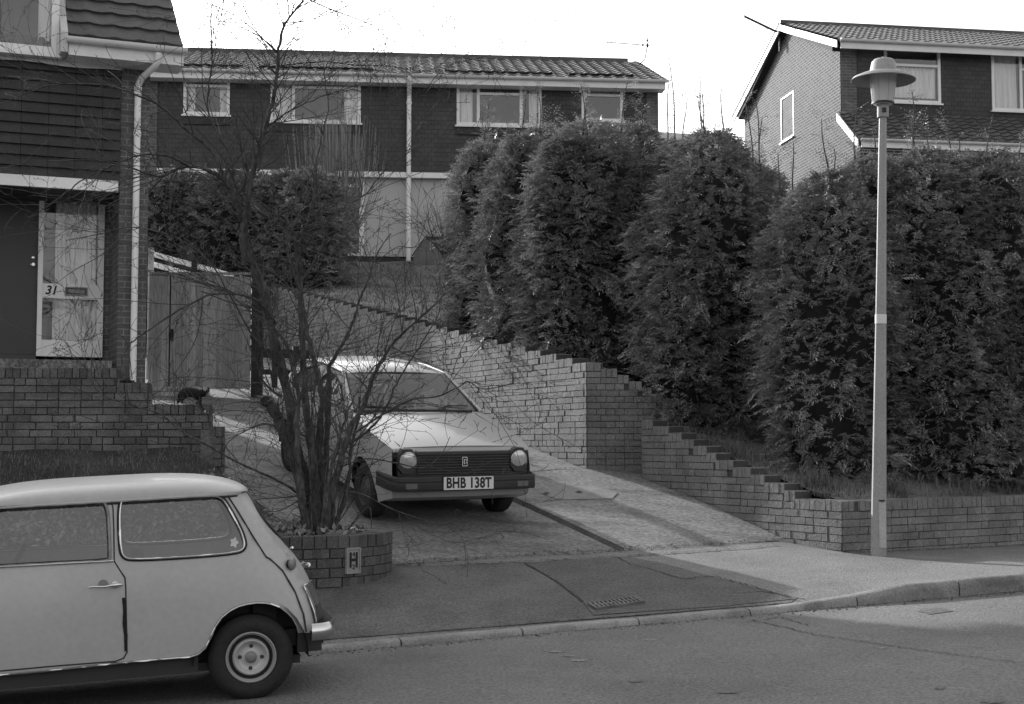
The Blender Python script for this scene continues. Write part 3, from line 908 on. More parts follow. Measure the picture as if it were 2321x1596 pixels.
mb.build('brick_wall', M['house_brick'], house2)
for w in WS2:
    mb = MB(); room_box(mb, H2, w[0] - .3, w[1] + .3, w[2] - .5, z_soff + .3, -.125, 1.6); mb.build('room', M['room'], house2, recalc=False)
s_dr = h2(820, 500)[0]; s_dl = h2(764, 500)[0]; z_pl = h2(925, 581)[1]
mb = MB(); mb.box(H2, s_dr + .06, s_p, -2.0, -.08, z_pl, z_bandb + .03); mb.box(H2, s_pl, s_dl, -2.0, -.08, z_pl, z_bandb + .03)
mb.build('rendered_wall', M['render'], house2)
mb = MB(); mb.box(H2, s_pl, s_p, -2.0, -.12, z_pl - 1.0, z_pl); mb.build('plinth', M['soil'], house2)
mb = MB(); mb.box(H2, s_pl + .02, s_p - .03, -.07, .09, z_bandb, z_band); mb.build('fascia_band', M['white'], house2)
# door with white frame
mb = MB()
zt = z_bandb - .01
mb.box(H2, s_dr - .06, s_dr + .06, -.14, -.05, z_pl, zt); mb.box(H2, s_dl, s_dr - .06, -.14, -.05, z_pl, z_pl + .07)
mb.box(H2, s_dl, s_dr - .06, -.14, -.055, z_pl + 1.72, z_pl + 1.8); mb.box(H2, s_dl - .9, s_dl - .84, -.14, -.05, z_pl, zt)
dr = mb.build('door_frame', M['white'], house2)
mb = MB(); mb.box(H2, s_dl - .84, s_dr - .06, -.2, -.15, z_pl, zt); mb.build('door_panel', mat('pale_door', .2, .6, .1, 2, 0), dr)
wb = [[('h', WS2[0][3] - .30, None, None)],
      [('v', h2(665, 230)[0], None, None), ('h', WS2[1][3] - .30, h2(668, 230)[0], None)],
      [('v', h2(1084, 230)[0], None, None), ('v', h2(1181, 230)[0], None, None), ('h', WS2[2][3] - .30, h2(1087, 230)[0], h2(1178, 230)[0])],
      [('h', WS2[3][3] - .29, None, None)]]
cu = [[(WS2[0][0] + .1, WS2[0][0] + .28, WS2[0][2], WS2[0][3] - .1), (WS2[0][1] - .25, WS2[0][1] - .1, WS2[0][2], WS2[0][3] - .1)],
      [(WS2[1][0] + .08, h2(658, 230)[0], WS2[1][2], WS2[1][3] - .05), (h2(780, 230)[0], WS2[1][1] - .05, WS2[1][2], WS2[1][3] - .05)],
      [(WS2[2][0] + .08, h2(1072, 230)[0], WS2[2][2], WS2[2][3] - .1), (h2(1200, 230)[0], WS2[2][1] - .1, WS2[2][2], WS2[2][3] - .1)],
      [(WS2[3][0] + .08, WS2[3][1] - .08, WS2[3][3] - .28, WS2[3][3] - .1)]]
for w, b, c in zip(WS2, wb, cu):
    window(house2, H2, *w, b, n=.0, curtain=c, fw=.075)
    mb = MB(); mb.box(H2, w[0] + .0, w[1], .0, .045, w[2] - .24, w[2] - .05); mb.build('lead_apron', M['tile_siding'], house2)
# roof
ze = h2(925, 166, .5)[1]; ge = .42
sRL, sRR = h2(330, 150, .4)[0] - 1.5, h2(1516, 172, .42)[0]
zr = H2.hit(925, 128, -3.6)[1]
tile_roof('roof', H2, sRL, sRR, .40, ze - .01, -3.6, zr, M['roof_tile'], house2, course=.33, pitch=.3, amp=.03, lap=.012)
mb = MB(); mb.box(H2, sRL, sRR - .35, -3.75, -3.45, zr - .05, zr + .06)
mb.add([H2(sRL, -3.6, zr), H2(sRR, -3.6, zr), H2(sRR, -7.6, ze), H2(sRL, -7.6, ze)], [(0, 1, 2, 3)])
mb.build('ridge', M['roof_tile'], house2)
mb = MB()                                            # verge board and gable infill
mb.prism(lambda p, t: H2(t, p[0], p[1]), [(.38, ze - .16), (.38, ze - .03), (-3.6, zr - .03), (-3.6, zr - .17)], sRR - .28, sRR - .25)
mb.prism(lambda p, t: H2(t, p[0], p[1]), [(.0, z_soff), (.0, z_soff + .04), (-3.5, zr - .18), (-6.9, z_soff)], sR - .1, sR - .02)
mb.build('verge', M['white_dull'], house2)
def gutter(parent, fr, s0, s1, n, z, r=.058, fascia=.17, fn=None, m='white', soffit=None, name='gutter'):
    mb = MB(); K = 8; rows = []
    for i in range(K + 1):
        a = math.pi + math.pi * i / K
        rows.append([fr(s0, n + r + math.cos(a) * r, z + math.sin(a) * r), fr(s1, n + r + math.cos(a) * r, z + math.sin(a) * r)])
    for i in range(K + 1):
        a = 2 * math.pi - math.pi * i / K
        rows.append([fr(s0, n + r + math.cos(a) * (r - .008), z + math.sin(a) * (r - .008)), fr(s1, n + r + math.cos(a) * (r - .008), z + math.sin(a) * (r - .008))])
    mb.grid(rows)
    for s in (s0, s1): mb.add([fr(s, n + r + math.cos(math.pi + math.pi * i / K) * r, z + math.sin(math.pi + math.pi * i / K) * r) for i in range(K + 1)], [tuple(range(K + 1))])
    g = mb.build(name, M[m], parent, smooth=40, recalc=False)
    mb = MB(); mb.box(fr, s0 + .03, s1 - .03, n - .03, n - .002, z - fascia, z + .02)
    if soffit: mb.box(fr, s0 + .03, s1 - .03, soffit, n - .031, z - fascia, z - fascia + .02)
    mb.build('fascia', M[m], parent)
    return g
gutter(house2, H2, sRL, sRR - .05, .40, ze - .01, r=.065, fascia=.21, soffit=-.05)
def downpipe(parent, fr, s, n_top, n_wall, z_top, z_bot, r=.036, m='pvc', drop=.35):
    mb = MB(); mb.tube([fr(s, n_top, z_top), fr(s, n_top, z_top - .1), fr(s, n_wall, z_top - drop), fr(s, n_wall, z_top - drop - .1), fr(s, n_wall, z_bot)], r, 10)
    z = z_top - drop - .2
    while z > z_bot + .2:
        mb.tube([fr(s, n_wall, z), fr(s, n_wall, z - .06)], r * 1.25, 10); z -= 1.8
    return mb.build('downpipe', M[m], parent, smooth=40)
downpipe(house2, H2, 0.02, .46, .09, ze - .06, h2(927, 593)[1], r=.058, m='white')
# aerial on a bent mast
A0 = P(1447, 160, 38.3); mb = MB()
mb.tube([P(1448, 148, 38.3), P(1462, 133, 38.3), P(1466, 112, 38.3), P(1467, 84, 38.3)], .016, 6)
ax0, ax1 = Vector(P(1365, 95, 37.4)), Vector(P(1468, 103, 38.3)); mb.tube([ax0, ax1], .012, 6)
for i in range(12):
    p = ax0.lerp(ax1, .02 + i * .07); d = Vector((.1, .25, 0))
    mb.tube([p - d * .5, p + d * .5], .006, 4)
for px, py, r in ((1467, 92, .05), (1457, 102, .05), (1468, 103, .06)): mb.lathe(P(px, py, 38.3), (0, 0, 1), [(.005, -r), (r * .7, 0), (.005, r)], 6)
mb.build('aerial', M['black_plastic'], house2)

# ===== right house =====
H3 = Fr(P(1905, 200, 35)[0], 35, 9.0)
house3 = empty('gabled_house', H3(0, 0, 7), 'brick house behind the right-hand conifers, its plain gable end lit by the sun', 'house')
def h3(px, py, n=0): return H3.hit(px, py, n)
G3 = Fr(H3(0, 0, 0)[0], H3(0, 0, 0)[1], 9.0 - 90)     # gable frame: s runs towards the street corner, outward = left
def g3(px, py, n=0): return G3.hit(px, py, n)
ze3 = h3(1950, 92, .35)[1]; zs3 = h3(1950, 104, .0)[1]
sap, zap = g3(1772, 62); sre, zre = g3(1704, 262)
sap = -3.75; zap = zs3 + 3.75 * math.tan(R(21.2)); sre = -7.5
zb3 = 5.5
gw = px_rect(g3, 1769, 0, 1799, 10)
gws0, gws1 = g3(1770, 262)[0], g3(1799, 262)[0]; gwz0, gwz1 = g3(1785, 316)[1], g3(1785, 214)[1]
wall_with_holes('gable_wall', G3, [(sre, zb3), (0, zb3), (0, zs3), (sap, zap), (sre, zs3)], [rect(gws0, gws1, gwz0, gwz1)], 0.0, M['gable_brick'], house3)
mb = MB(); room_box(mb, G3, gws0 - .2, gws1 + .2, gwz0 - .2, gwz1 + .2, -.13, 1.0); mb.build('room', M['room'], house3, recalc=False)
window(house3, G3, gws0, gws1, gwz0, gwz1, [], n=-.03, fw=.05, pane='pane_side')
s_pier = h3(1943, 180)[0]; zl3 = h3(2100, 268)[1]
W3 = [px_rect(h3, 2003, 112, 2130, 234), px_rect(h3, 2246, 122, 2400, 254)]
wall_with_holes('tile_hung_wall', H3, rect(s_pier, 9.5, zl3 - .6, zs3 + .05), [rect(*w) for w in W3], .02, M['tilehang'], house3)
mb = MB(); mb.box(H3, .015, s_pier, -.3, .005, zb3, zs3); mb.box(H3, s_pier, 9.5, -1.9, -1.8, zb3, zs3); mb.box(H3, 0.02, 9.5, -7.4, -1.92, zb3, zs3)
mb.build('brick_wall', M['pier_brick'], house3)
for w in W3:
    mb = MB(); room_box(mb, H3, w[0] - .2, w[1] + .2, w[2] - .3, zs3, -.11, 1.5); mb.build('room', M['room'], house3, recalc=False)
window(house3, H3, *W3[0], [('h', W3[0][3] - .42, None, None)], n=.02, curtain=[(W3[0][0] + .08, W3[0][1] - .08, W3[0][2] + .15, W3[0][3] - .45)], fw=.07)
window(house3, H3, *W3[1], [('v', h3(2312, 180)[0], None, None), ('h', W3[1][3] - .42, h3(2315, 180)[0], None)], n=.02, curtain=[(W3[1][0] + .08, h3(2306, 180)[0], W3[1][2] + .05, W3[1][3] - .05)], fw=.07)
mb = MB(); mb.box(H3, W3[0][0], W3[0][1] + .05, .03, .06, W3[0][2] - .35, W3[0][2] - .05); mb.build('lead_apron', M['tile_siding'], house3)
# main roof: eave overhangs the gable by .25
zr3 = ze3 + 4.15 * math.tan(R(21.2))
tile_roof('roof', H3, -.22, 9.8, .38, ze3, -3.75, zr3, M['roof_tile_light'], house3, course=.33, pitch=.3, amp=.04, phase=.3)
mb = MB(); mb.box(H3, -.24, 9.8, -3.9, -3.6, zr3 - .03, zr3 + .07)
mb.prism(lambda p, t: H3(t, p[0], p[1]), [(-3.75, zr3 + .02), (-3.75, zr3 - .04), (-7.95, ze3 - .04), (-7.95, ze3 + .04)], -.26, 9.8)
mb.build('ridge', M['roof_tile'], house3)
mb = MB()
mb.prism(lambda p, t: H3(t, p[0], p[1]), [(.36, ze3 - .20), (.36, ze3 - .02), (-3.75, zr3 - .02), (-3.75, zr3 - .20)], -.24, -.205)
mb.prism(lambda p, t: H3(t, p[0], p[1]), [(-7.9, ze3 - .22), (-7.9, ze3 - .045), (-3.75, zr3 - .045), (-3.75, zr3 - .22)], -.24, -.205)
mb.build('verge', M['white'], house3)
mb = MB()
mb.prism(lambda p, t: H3(t, p[0], p[1]), [(.0, ze3 - .20), (.0, ze3 - .06), (-3.75, zr3 - .06), (-3.75, zr3 - .20)], -.2, 0.0)
mb.prism(lambda p, t: H3(t, p[0], p[1]), [(-7.5, ze3 - .22), (-7.5, ze3 - .08), (-3.75, zr3 - .08), (-3.75, zr3 - .22)], -.2, 0.0)
mb.build('soffit', M['wood_dark'], house3)
gutter(house3, H3, -.16, 9.7, .38, ze3 - .0, r=.06, fascia=.22, soffit=.0)
# lean-to roof over the ground floor bay
zlt = h3(2100, 262)[1]; zle, nle = None, 1.3
zle = h3(2050, 318, nle)[1]
sl0 = -.1
tile_roof('porch_roof', H3, -.1, 9.6, nle, zle, .03, zlt, M['roof_tile'], house3, course=.2, pitch=.3, amp=.03, lap=.03)
mb = MB(); mb.prism(lambda p, t: H3(t, p[0], p[1]), [(nle, zle - .22), (nle, zle - .02), (.02, zlt - .03), (.02, zlt - .24)], -.12, -.085)
mb.build('porch_verge', M['white'], house3)
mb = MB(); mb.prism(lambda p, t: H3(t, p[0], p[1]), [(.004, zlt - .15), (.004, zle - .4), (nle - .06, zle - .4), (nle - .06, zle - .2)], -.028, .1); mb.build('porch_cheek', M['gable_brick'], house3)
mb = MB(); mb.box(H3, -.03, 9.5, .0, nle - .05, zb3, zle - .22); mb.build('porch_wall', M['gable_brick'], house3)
gutter(house3, H3, -.05, 9.6, nle, zle, r=.055, fascia=.2, soffit=None, name='porch_gutter')
# aerial poking out beyond the gable
mb = MB(); a0, a1 = Vector(P(1687, 37, 38.5)), Vector(P(1768, 76, 38.9)); mb.tube([a0, a1], .03, 6); mb.tube([a1 + Vector((0, 0, .12)), a1 - Vector((0, 0, .5))], .04, 6)
for i in range(9):
    p = a0.lerp(a1, i / 9); mb.tube([p - Vector((.02, .12, 0)), p + Vector((.02, .12, 0))], .01, 4)
mb.build('aerial', M['black_plastic'], house3)
mb = MB(); p0, p1 = Vector(P(1526, -4, 39)), Vector(P(1766, 72, 39.2)); p_far = p0 + (p0 - p1) * 3
pts = [p1.lerp(p_far, i / 24) - Vector((0, 0, math.sin(math.pi * i / 24) * .25)) for i in range(25)]
mb.tube(pts, .006, 4); tag(mb.build('overhead_wire', M['black_plastic']), 'thin overhead wire crossing the sky to the gable of the right house', 'wire')

# small distant house seen through the gap between the conifers
HD = Fr(P(1560, 330, 62)[0], 62, 18)
hd = empty('distant_house', HD(0, 0, 12), 'far house roof just showing between the two tall conifers', 'house')
sd0, sd1 = -6, 3; zd = HD.hit(1560, 330)[1]
mb = MB(); mb.box(HD, sd0, sd1, -6, 0, zd - 4.5, zd - .2); mb.build('wall', M['gable_brick'], hd)
zrr = HD.hit(1560, 318, -3)[1]
mb = MB(); mb.prism(lambda p, t: HD(t, p[0], p[1]), [(.4, zd - .3), (.4, zd - .15), (-3, zrr + .3), (-6.4, zd - .15), (-6.4, zd - .3), (-3, zrr + .15)], sd0 - .2, sd1 + .2)
mb.build('roof', M['roof_tile_light'], hd)

# ===== house number 31 =====
H1 = Fr(-5.4, 17.5, 22)
house1 = empty('terraced_house', H1(0, 0, 2.3), 'left house with dark boarded upper floor and door panel numbered 31', 'house')
def h1(px, py, n=0): return H1.hit(px, py, n)
sc = h1(335, 500)[0]; spl = h1(270, 500)[0]; zt = h1(300, 118, .3)[1]; RD = -.9
Z0 = 2.05
z_lint = h1(200, 432, .03)[1]
zs1 = h1(300, 140, .1)[1]
mb = MB()
mb.box(H1, spl, sc, -4.7, 0, Z0 - 1.0, zs1 + .25)                       # pier and gable side
mb.box(H1, -9, spl, -4.7, -.05, z_lint + .12, zs1 + .2)                # upper floor body behind the boards
mb.box(H1, -9.0, -5.2, -4.7, RD, Z0 - 1, z_lint + .1)
mb.box(H1, -9.0, sc - .4, -4.7, RD - .75, Z0 - 1, z_lint + .12)
mb.box(H1, h1(236, 600, RD)[0], spl, RD - .75, RD, Z0 - .5, z_lint + .1)
mb.box(H1, -9.0, -1.9, -9, -4.72, Z0 - 1, zs1 + .2)
mb.build('brick_wall', M['pier_brick'], house1)
# boards
mb = MB(); ztop = h1(135, 142, .05)[1]; zlo = h1(135, 405, .05)[1]; nb = 12; hh = (ztop + .15 - zlo) / nb; sb1 = h1(273, 300, .04)[0]
for i in range(nb + 1):
    z = zlo + i * hh
    s = -9.0
    j = 0
    while s < sb1:
        w = .32; a, b = s, min(s + w, sb1)
        f = random.uniform(-.003, .003)
        c = [(a + .002, .075 + f, z), (b - .002, .075 + f, z), (b - .002, -.04, z), (a + .002, -.04, z), (a + .002, .035, z + hh + .02), (b - .002, .035, z + hh + .02), (b - .002, -.04, z + hh + .02), (a + .002, -.04, z + hh + .02)]
        mb.hexa([H1(*p) for p in c]); s += w
mb.build('boarding', M['tile_siding'], house1)
mb = MB(); fz0, fz1 = h1(135, 427, .08)[1], h1(135, 402, .08)[1]
mb.box(H1, -9.0, h1(268, 420, .08)[0], .03, .085, fz0, fz1); mb.build('door_canopy_fascia', M['white'], house1)
mb = MB(); mb.box(H1, -9.0, spl - .005, RD + .02, .028, fz0 + .01, fz0 + .05); mb.box(H1, -9.0, spl - .005, RD, RD + .12, z_lint - .02, fz0 + .01); mb.build('canopy_soffit', M['dark_paint'], house1)
# apron under the dormer window and eaves
def zat(y, n, x=150): return h1(x, y, n)[1]
mb = MB(); K = 40
sa, sb_ = -9.0, h1(276, 150, .1)[0]; rows = [[], []]
for i in range(K + 1):
    s = sa + (sb_ - sa) * i / K
    rows[0].append(H1(s, .10 + .004 * math.sin(i * 1.7), h1(150, 116, .1)[1] - .01)); rows[1].append(H1(s, .095 + .012 * math.sin(i * .9), zat(149, .1) + .015 * math.sin(i * 1.3)))
mb.grid(rows); mb.build('lead_apron', M['white_dull'], house1, smooth=True, recalc=False)
# dormer window
zge_ = h1(280, 97, .38)[1]
sw1 = h1(134, 60, .14)[0]; zw0 = zat(119, .14, 60); zw1 = zw0 + 1.25
glz0 = zw0 + .02
mb = MB(); room_box(mb, H1, sw1 - 2.6, sw1, zw0 - .1, zw1 + .1, -.0, 1.0); mb.build('room', M['room'], house1, recalc=False)
window(house1, H1, sw1 - 2.4, sw1, zw0, zw1, [('v', sw1 - 1.2, None, None)], n=.14, fw=.09, curtain=[(h1(86, 50, .0)[0], h1(122, 50, .0)[0], zw0 + .05, zw1)], sill=True)
mb = MB(); mb.box(H1, sw1 - 2.5, sw1 + .08, -2.2, .10, zw1, zw1 + .18)
mb.prism(lambda p, t: H1(t, p[0], p[1]), [(.12, zw0 - .02), (.12, zw1), (-1.6, zw1)], sw1 + .002, sw1 + .07)
mb.prism(lambda p, t: H1(t, p[0], p[1]), [(.44, zge_ - .2), (.44, zge_ + .05), (-.9, zge_ + .05 + 1.34 * math.tan(R(41))), (-.9, zge_ - .2)], sw1 + .004, sw1 + .085)
mb.build('dormer_cheek', M['white_dull'], house1)
# roof right of the dormer; 40 degree pitch
zge = h1(280, 97, .38)[1]; sre1 = h1(418, 112, .38)[0]
nr1, zr1 = -2.35, zge + 2.72 * math.tan(R(41))
tile_roof('roof', H1, sw1 + .09, sre1 - .02, .38, zge + .02, nr1, zr1, M['roof_tile_dark'], house1, course=.345, pitch=.3, amp=.013, lap=.02)
tile_roof('roof', H1, -9.2, sw1 - 2.42, .38, zge + .02, nr1, zr1, M['roof_tile_dark'], house1, course=.345, pitch=.3, amp=.013, lap=.02)
mb = MB()
mb.prism(lambda p, t: H1(t, p[0], p[1]), [(nr1, zr1 + .06), (nr1, zr1 - .06), (-5.1, zge - .1), (-5.1, zge)], -9.2, sre1)
mb.prism(lambda p, t: H1(t, p[0], p[1]), [(-.55, zw1 + .1), (-.5, zw1 + .18), (nr1, zr1), (nr1, zr1 - .08)], sw1 - 2.43, sw1 + .09)
mb.prism(lambda p, t: H1(t, p[0], p[1]), [(.36, zge - .18), (.36, zge - .02), (nr1, zr1 - .02), (-5.0, zge - .1), (-5.0, zge - .2), (nr1, zr1 - .18)], sre1 - .06, sre1 - .03)
mb.prism(lambda p, t: H1(t, p[0], p[1]), [(.0, zge - .2), (nr1, zr1 - .2), (-4.7, zge - .2)], sc - .12, sc - .01)
mb.build('ridge', M['roof_tile'], house1)
gutter(house1, H1, h1(150, 95, .42)[0], sre1 + .02, .40, zge - .02, r=.062, fascia=.20, soffit=-.04)
# downpipe with swan neck
mb = MB(); n1 = .07
def pp(x, y, n): s, z = h1(x, y, n); return H1(s, n, z)
mb.tube([pp(360, 120, .46), pp(358, 138, .45), pp(352, 150, .40), pp(322, 176, .14), pp(314, 192, n1), pp(312, 240, n1), H1(h1(312, 240, n1)[0], n1, h1(307, 866, n1)[1])], .041, 12)
for y in (196, 206, 300): q = h1(312, y, n1); mb.tube([H1(h1(312, 240, n1)[0], n1, q[1]), H1(h1(312, 240, n1)[0], n1, q[1] - .05)], .05, 12)
mb.build('downpipe', M['white'], house1, smooth=40)
# door and glazed side panel
def hd1(px, py): return h1(px, py, RD)
zd0 = h1(160, 809, RD)[1]; zd1 = h1(160, 440, RD)[1]
sA, sB, sC = hd1(86, 600)[0], hd1(97, 600)[0], hd1(235, 600)[0]; sB2 = hd1(221, 600)[0]
za, zb, zc = hd1(160, 772)[1], hd1(160, 678)[1], hd1(160, 645)[1]
mb = MB(); mb.box(H1, -5.2, sA, RD - .06, RD - .03, zd0 + .02, zd1); mb.box(H1, -5.2, sA, RD - .12, RD + .0, zd0 - .06, zd0 + .015)
door = mb.build('front_door', M['dark_paint'], house1)
mb = MB(); q = hd1(75, 600); mb.lathe(H1(q[0], RD - .03, q[1]), (H1.s, -H1.c, 0), [(.026, 0), (.03, .02), (.012, .03), (.012, .05), (.026, .055), (.02, .075)], 12)
mb.lathe(H1(q[0], RD - .03, q[1] + .09), (H1.s, -H1.c, 0), [(.018, 0), (.02, .02), (.008, .024)], 12)
mb.build('door_handle', M['chrome'], door, smooth=40)
mb = MB(); f0, f1 = RD - .04, RD + .02
mb.box(H1, sA, sB, f0, f1 + .02, zd0, zd1); mb.box(H1, sB2, sC, f0, f1 + .01, zd0, zd1)
mb.box(H1, sB, sB2, f0, f1, zd0, za); mb.box(H1, sB, sB2, f0, f1, zb, zc); mb.box(H1, sB, sB2, f0, f1, zd1 - .03, zd1)
sf = mb.build('glazed_panel', M['white'], house1)
mb = MB(); mb.add([H1(sB, RD - .02, za), H1(sB2, RD - .02, za), H1(sB2, RD - .02, zb), H1(sB, RD - .02, zb)], [(0, 1, 2, 3)])
mb.add([H1(sB, RD - .02, zc), H1(sB2, RD - .02, zc), H1(sB2, RD - .02, zd1), H1(sB, RD - .02, zd1)], [(0, 1, 2, 3)])
mb.build('pane', M['pane'], sf, recalc=False)
mb = MB(); K = 60
for a, b, z0_, z1_ in ((hd1(126, 600)[0], hd1(219, 600)[0], zc, zd1), (hd1(120, 700)[0], hd1(222, 700)[0], za, zb)):
    rows = []
    for j in range(5):
        z = z0_ + (z1_ - z0_) * j / 4
        rows.append([H1(a + (b - a) * (i / K) + (.02 if j < 2 else 0) * math.sin(i), RD - .10 + .016 * math.sin(i * .9) + .008 * math.sin(i * 2.1 + j), z) for i in range(K + 1)])
    mb.grid(rows)
mb.build('curtain', M['curtain'], sf, smooth=True, recalc=False)
mb = MB(); room_box(mb, H1, sB - .1, sC, zd0, zd1, RD - .05, .6); mb.build('hallway', M['room'], house1, recalc=False)
mb = MB(); l0, l1 = hd1(147, 660)[0], hd1(198, 660)[0]; lz0, lz1 = hd1(172, 669)[1], hd1(172, 653)[1]
mb.box(H1, l0, l1, f1, f1 + .006, lz0, lz1, 1)
for a, b, c, d in ((l0, l1, lz0 - .01, lz0 + .008), (l0, l1, lz1 - .008, lz1 + .01), (l0, l0 + .015, lz0 + .008, lz1 - .008), (l1 - .015, l1, lz0 + .008, lz1 - .008)): mb.box(H1, a, b, f1, f1 + .018, c, d, 0)
mb.box(H1, l0 + .03, l1 - .03, f1 + .006, f1 + .012, lz0 + .02, lz1 - .02, 0)
mb.build('letterbox', [M['metal_grey'], M['black_plastic']], sf)
q = hd1(115, 659); text('house_number', '31', .155, basis(H1(q[0], f1 + .004, q[1]), (H1.c, H1.s, 0), (0, 0, 1)), M['ink'], sf, shear=.25, bold=.004, xs=.95)
# concrete threshold
mb = MB(); t1 = h1(252, 828, .0)[0]; zt1 = h1(160, 817, -.05)[1]
mb.box(H1, -9.0, t1, RD - .1, .06, zt1 - .1, zt1); mb.box(H1, -9.0, t1 + .1, -.06, .2, zt1 - .24, zt1 - .105)
mb.build('threshold', M['concrete'], house1)

# ---------------------------------------------------------------- wooden gate, post and pale slatted fence
GF = Fr(P(450, 750, 22)[0], 22, 1.0)
gate = empty('wooden_gate', GF(0, 0, 2.3), 'tall weathered board gate between the left house and a dark post', 'gate')
gs0, gs1 = GF.hit(337, 750)[0], GF.hit(568, 750)[0]; gz0 = GF.hit(450, 884)[1]
def gtop(s): return GF.hit(337, 617)[1] + (GF.hit(568, 627)[1] - GF.hit(337, 617)[1]) * (s - gs0) / (gs1 - gs0)
gaps = GF.hit(385, 750)[0], GF.hit(402, 750)[0]
for a0_, a1_, nm in ((gs0, gaps[0] - .01, 'side_boards'), (gaps[0] + .01, gs1, 'gate_boards')):
    mb = MB(); s = a0_
    while s < a1_ - .02:
        w = random.uniform(.085, .11); b = min(s + w, a1_)
        mb.box(GF, s + .002, b - .002, -.012 + random.uniform(-.004, .004), .012 + random.uniform(-.004, .004), gz0 + random.uniform(0, .02), gtop((s + b) / 2) - .01)
        s = b
    mb.build(nm, M['wood'], gate)
mb = MB(); mb.box(GF, gs0, gs1, -.04, .03, gtop(0) - .005, gtop(0) + .03)
mb.build('top_rail', M['wood'], gate)
for z_ in (.3, 1.3):
    mb = MB(); mb.box(GF, gs0, gs1, -.06, -.02, gz0 + z_, gz0 + z_ + .1); mb.build('rail', M['wood'], gate)
mb = MB(); mb.box(GF, gaps[0] - .06, gaps[1] + .0, -.03, -.015, gz0, gtop(0) - .02); mb.build('gate_stile', M['wood_dark'], gate)
mb = MB(); q = GF.hit(391, 758); mb.lathe(GF(q[0], .02, q[1]), (0, -1, 0), [(.03, 0), (.03, .03)], 10); mb.box(GF, q[0] - .02, q[0] + .02, .01, .04, q[1] - .1, q[1] + .08); mb.build('latch', M['black'], gate)
mb = MB(); p0 = GF.hit(571, 750)[0]; p1 = GF.hit(595, 750)[0]; mb.box(GF, p0, p1, -.1, .05, gz0 - .3, gtop(gs1) + .25); o = mb.build('gate_post', M['wood_dark']); tag(o, 'dark timber post at the right edge of the board gate', 'post')
# dark horizontal-rail fence beyond the post
mb = MB(); FR = Fr(P(595, 800, 23)[0], 23, 25); f2 = FR.hit(700, 850)[0]
for y0, y1 in ((792, 812), (838, 850), (878, 905)):
    z0_, z1_ = FR.hit(640, y1)[1], FR.hit(640, y0)[1]; mb.box(FR, 0.0, f2, -.02, .02, z0_, z1_)
for px in (612, 660): s_ = FR.hit(px, 850)[0]; mb.box(FR, s_, s_ + .1, .021, .1, FR.hit(640, 930)[1], FR.hit(640, 785)[1])
o = mb.build('rail_fence', M['wood_dark']); tag(o, 'low dark timber rail fence half hidden behind the bare tree trunks', 'fence')
# white slatted fence seen over the gate
SF = Fr(P(345, 600, 23.6)[0], 23.6, 1)
fence = empty('slatted_fence', SF(0, 0, 3), 'sloping white slatted fence showing above the board gate', 'fence')
fx0, fx1 = SF.hit(345, 590)[0], SF.hit(585, 620)[0]
def ftop(s): t = (s - fx0) / (fx1 - fx0); return SF.hit(345, 562)[1] * (1 - t) + SF.hit(585, 628)[1] * t
for i in range(7):
    mb = MB(); dz = .09 + i * .17
    vs = []
    for s in (fx0, fx1):
        for n_, z in ((.01, 0), (.01, .095), (-.012, .095), (-.012, 0)): vs.append(SF(s, n_ + (.05 if z == 0 else 0), ftop(s) - dz - .06 + z))
    mb.hexa([vs[0], vs[4], vs[7], vs[3], vs[1], vs[5], vs[6], vs[2]])
    mb.build('slat', M['white'], fence)
for px in (339, 437, 533):
    s_ = SF.hit(px, 600)[0]; mb = MB(); mb.box(SF, s_, s_ + .09, .065, .11, 2.0, ftop(s_) - .02); mb.build('fence_post', M['wood_dark'] if px > 340 else M['white_dull'], fence)
# ---------------------------------------------------------------- lamp post
Yl = 13.56
b0 = Vector(P(1991, 1258, Yl)); b1 = Vector(P(2001, 262, Yl)); ax = (b1 - b0).normalized(); Hc = (b1 - b0).length
lamp = empty('street_lamp', b0, 'tall grey street lamp with wide brimmed hood on the pavement before the brick wall', 'street lamp')
def sq_tube(mb, sec, k=8, ang=22.5):
    vs = []; u = Vector((1, 0, 0)); w = Vector((0, 1, 0))
    for h, r in sec:
        for j in range(k):
            a = R(ang) + 2 * math.pi * j / k; vs.append(b0 + ax * h + (u * math.cos(a) + w * math.sin(a)) * r)
    n = len(sec)
    fs = [(i * k + j, i * k + (j + 1) % k, (i + 1) * k + (j + 1) % k, (i + 1) * k + j) for i in range(n - 1) for j in range(k)] + [tuple(range((n - 1) * k, n * k))]
    mb.add(vs, fs)
mb = MB(); sq_tube(mb, [(-.3, .074), (0, .074), (.5, .070), (2.2, .052), (Hc, .036)]); mb.build('column', M['lamp_metal'], lamp, smooth=30)
LF = Fr(b0.x, b0.y, 0, b0.z)
M['lamp_door'] = mat('lamp_door_paint', .36, .5, .1, 3, .1, 50)
mb = MB(); mb.box(LF, -.008, .060, .05, .0745, .07, .50, 0); mb.build('access_door', M['lamp_door'], lamp, bevel=.004)
mb = MB(); mb.box(LF, -.002, .05, .06, .078, .508, .522); mb.build('door_lip', M['black_plastic'], lamp)
zs = 2.24
mb = MB(); mb.tube([b0 + ax * (zs - .045), b0 + ax * (zs + .045)], .0555, 16, cap=False); st = mb.build('notice_sticker', mat('paper_sticker', .6, .7, .05, 3, 0), lamp, smooth=True)
for i in range(3):
    text('notice_text', ['PUBLIC', 'LIGHTING', 'FAULTS'][i] if False else 'llllll lll', .018, basis(b0 + ax * (zs + .022 - .022 * i) + Vector((.012, -.0572, 0)), (1, 0, 0), (0, 0, 1)), M['ink'], st, extrude=.0005) if i < 0 else None
top = b1
mb = MB(); mb.lathe(top - ax * .02, ax, [(.052, 0), (.054, .01), (.055, .12), (.062, .15), (.068, .20), (.10, .245), (.105, .28), (.098, .285)], 24)
mb.build('lamp_neck', M['lamp_metal'], lamp, smooth=40)
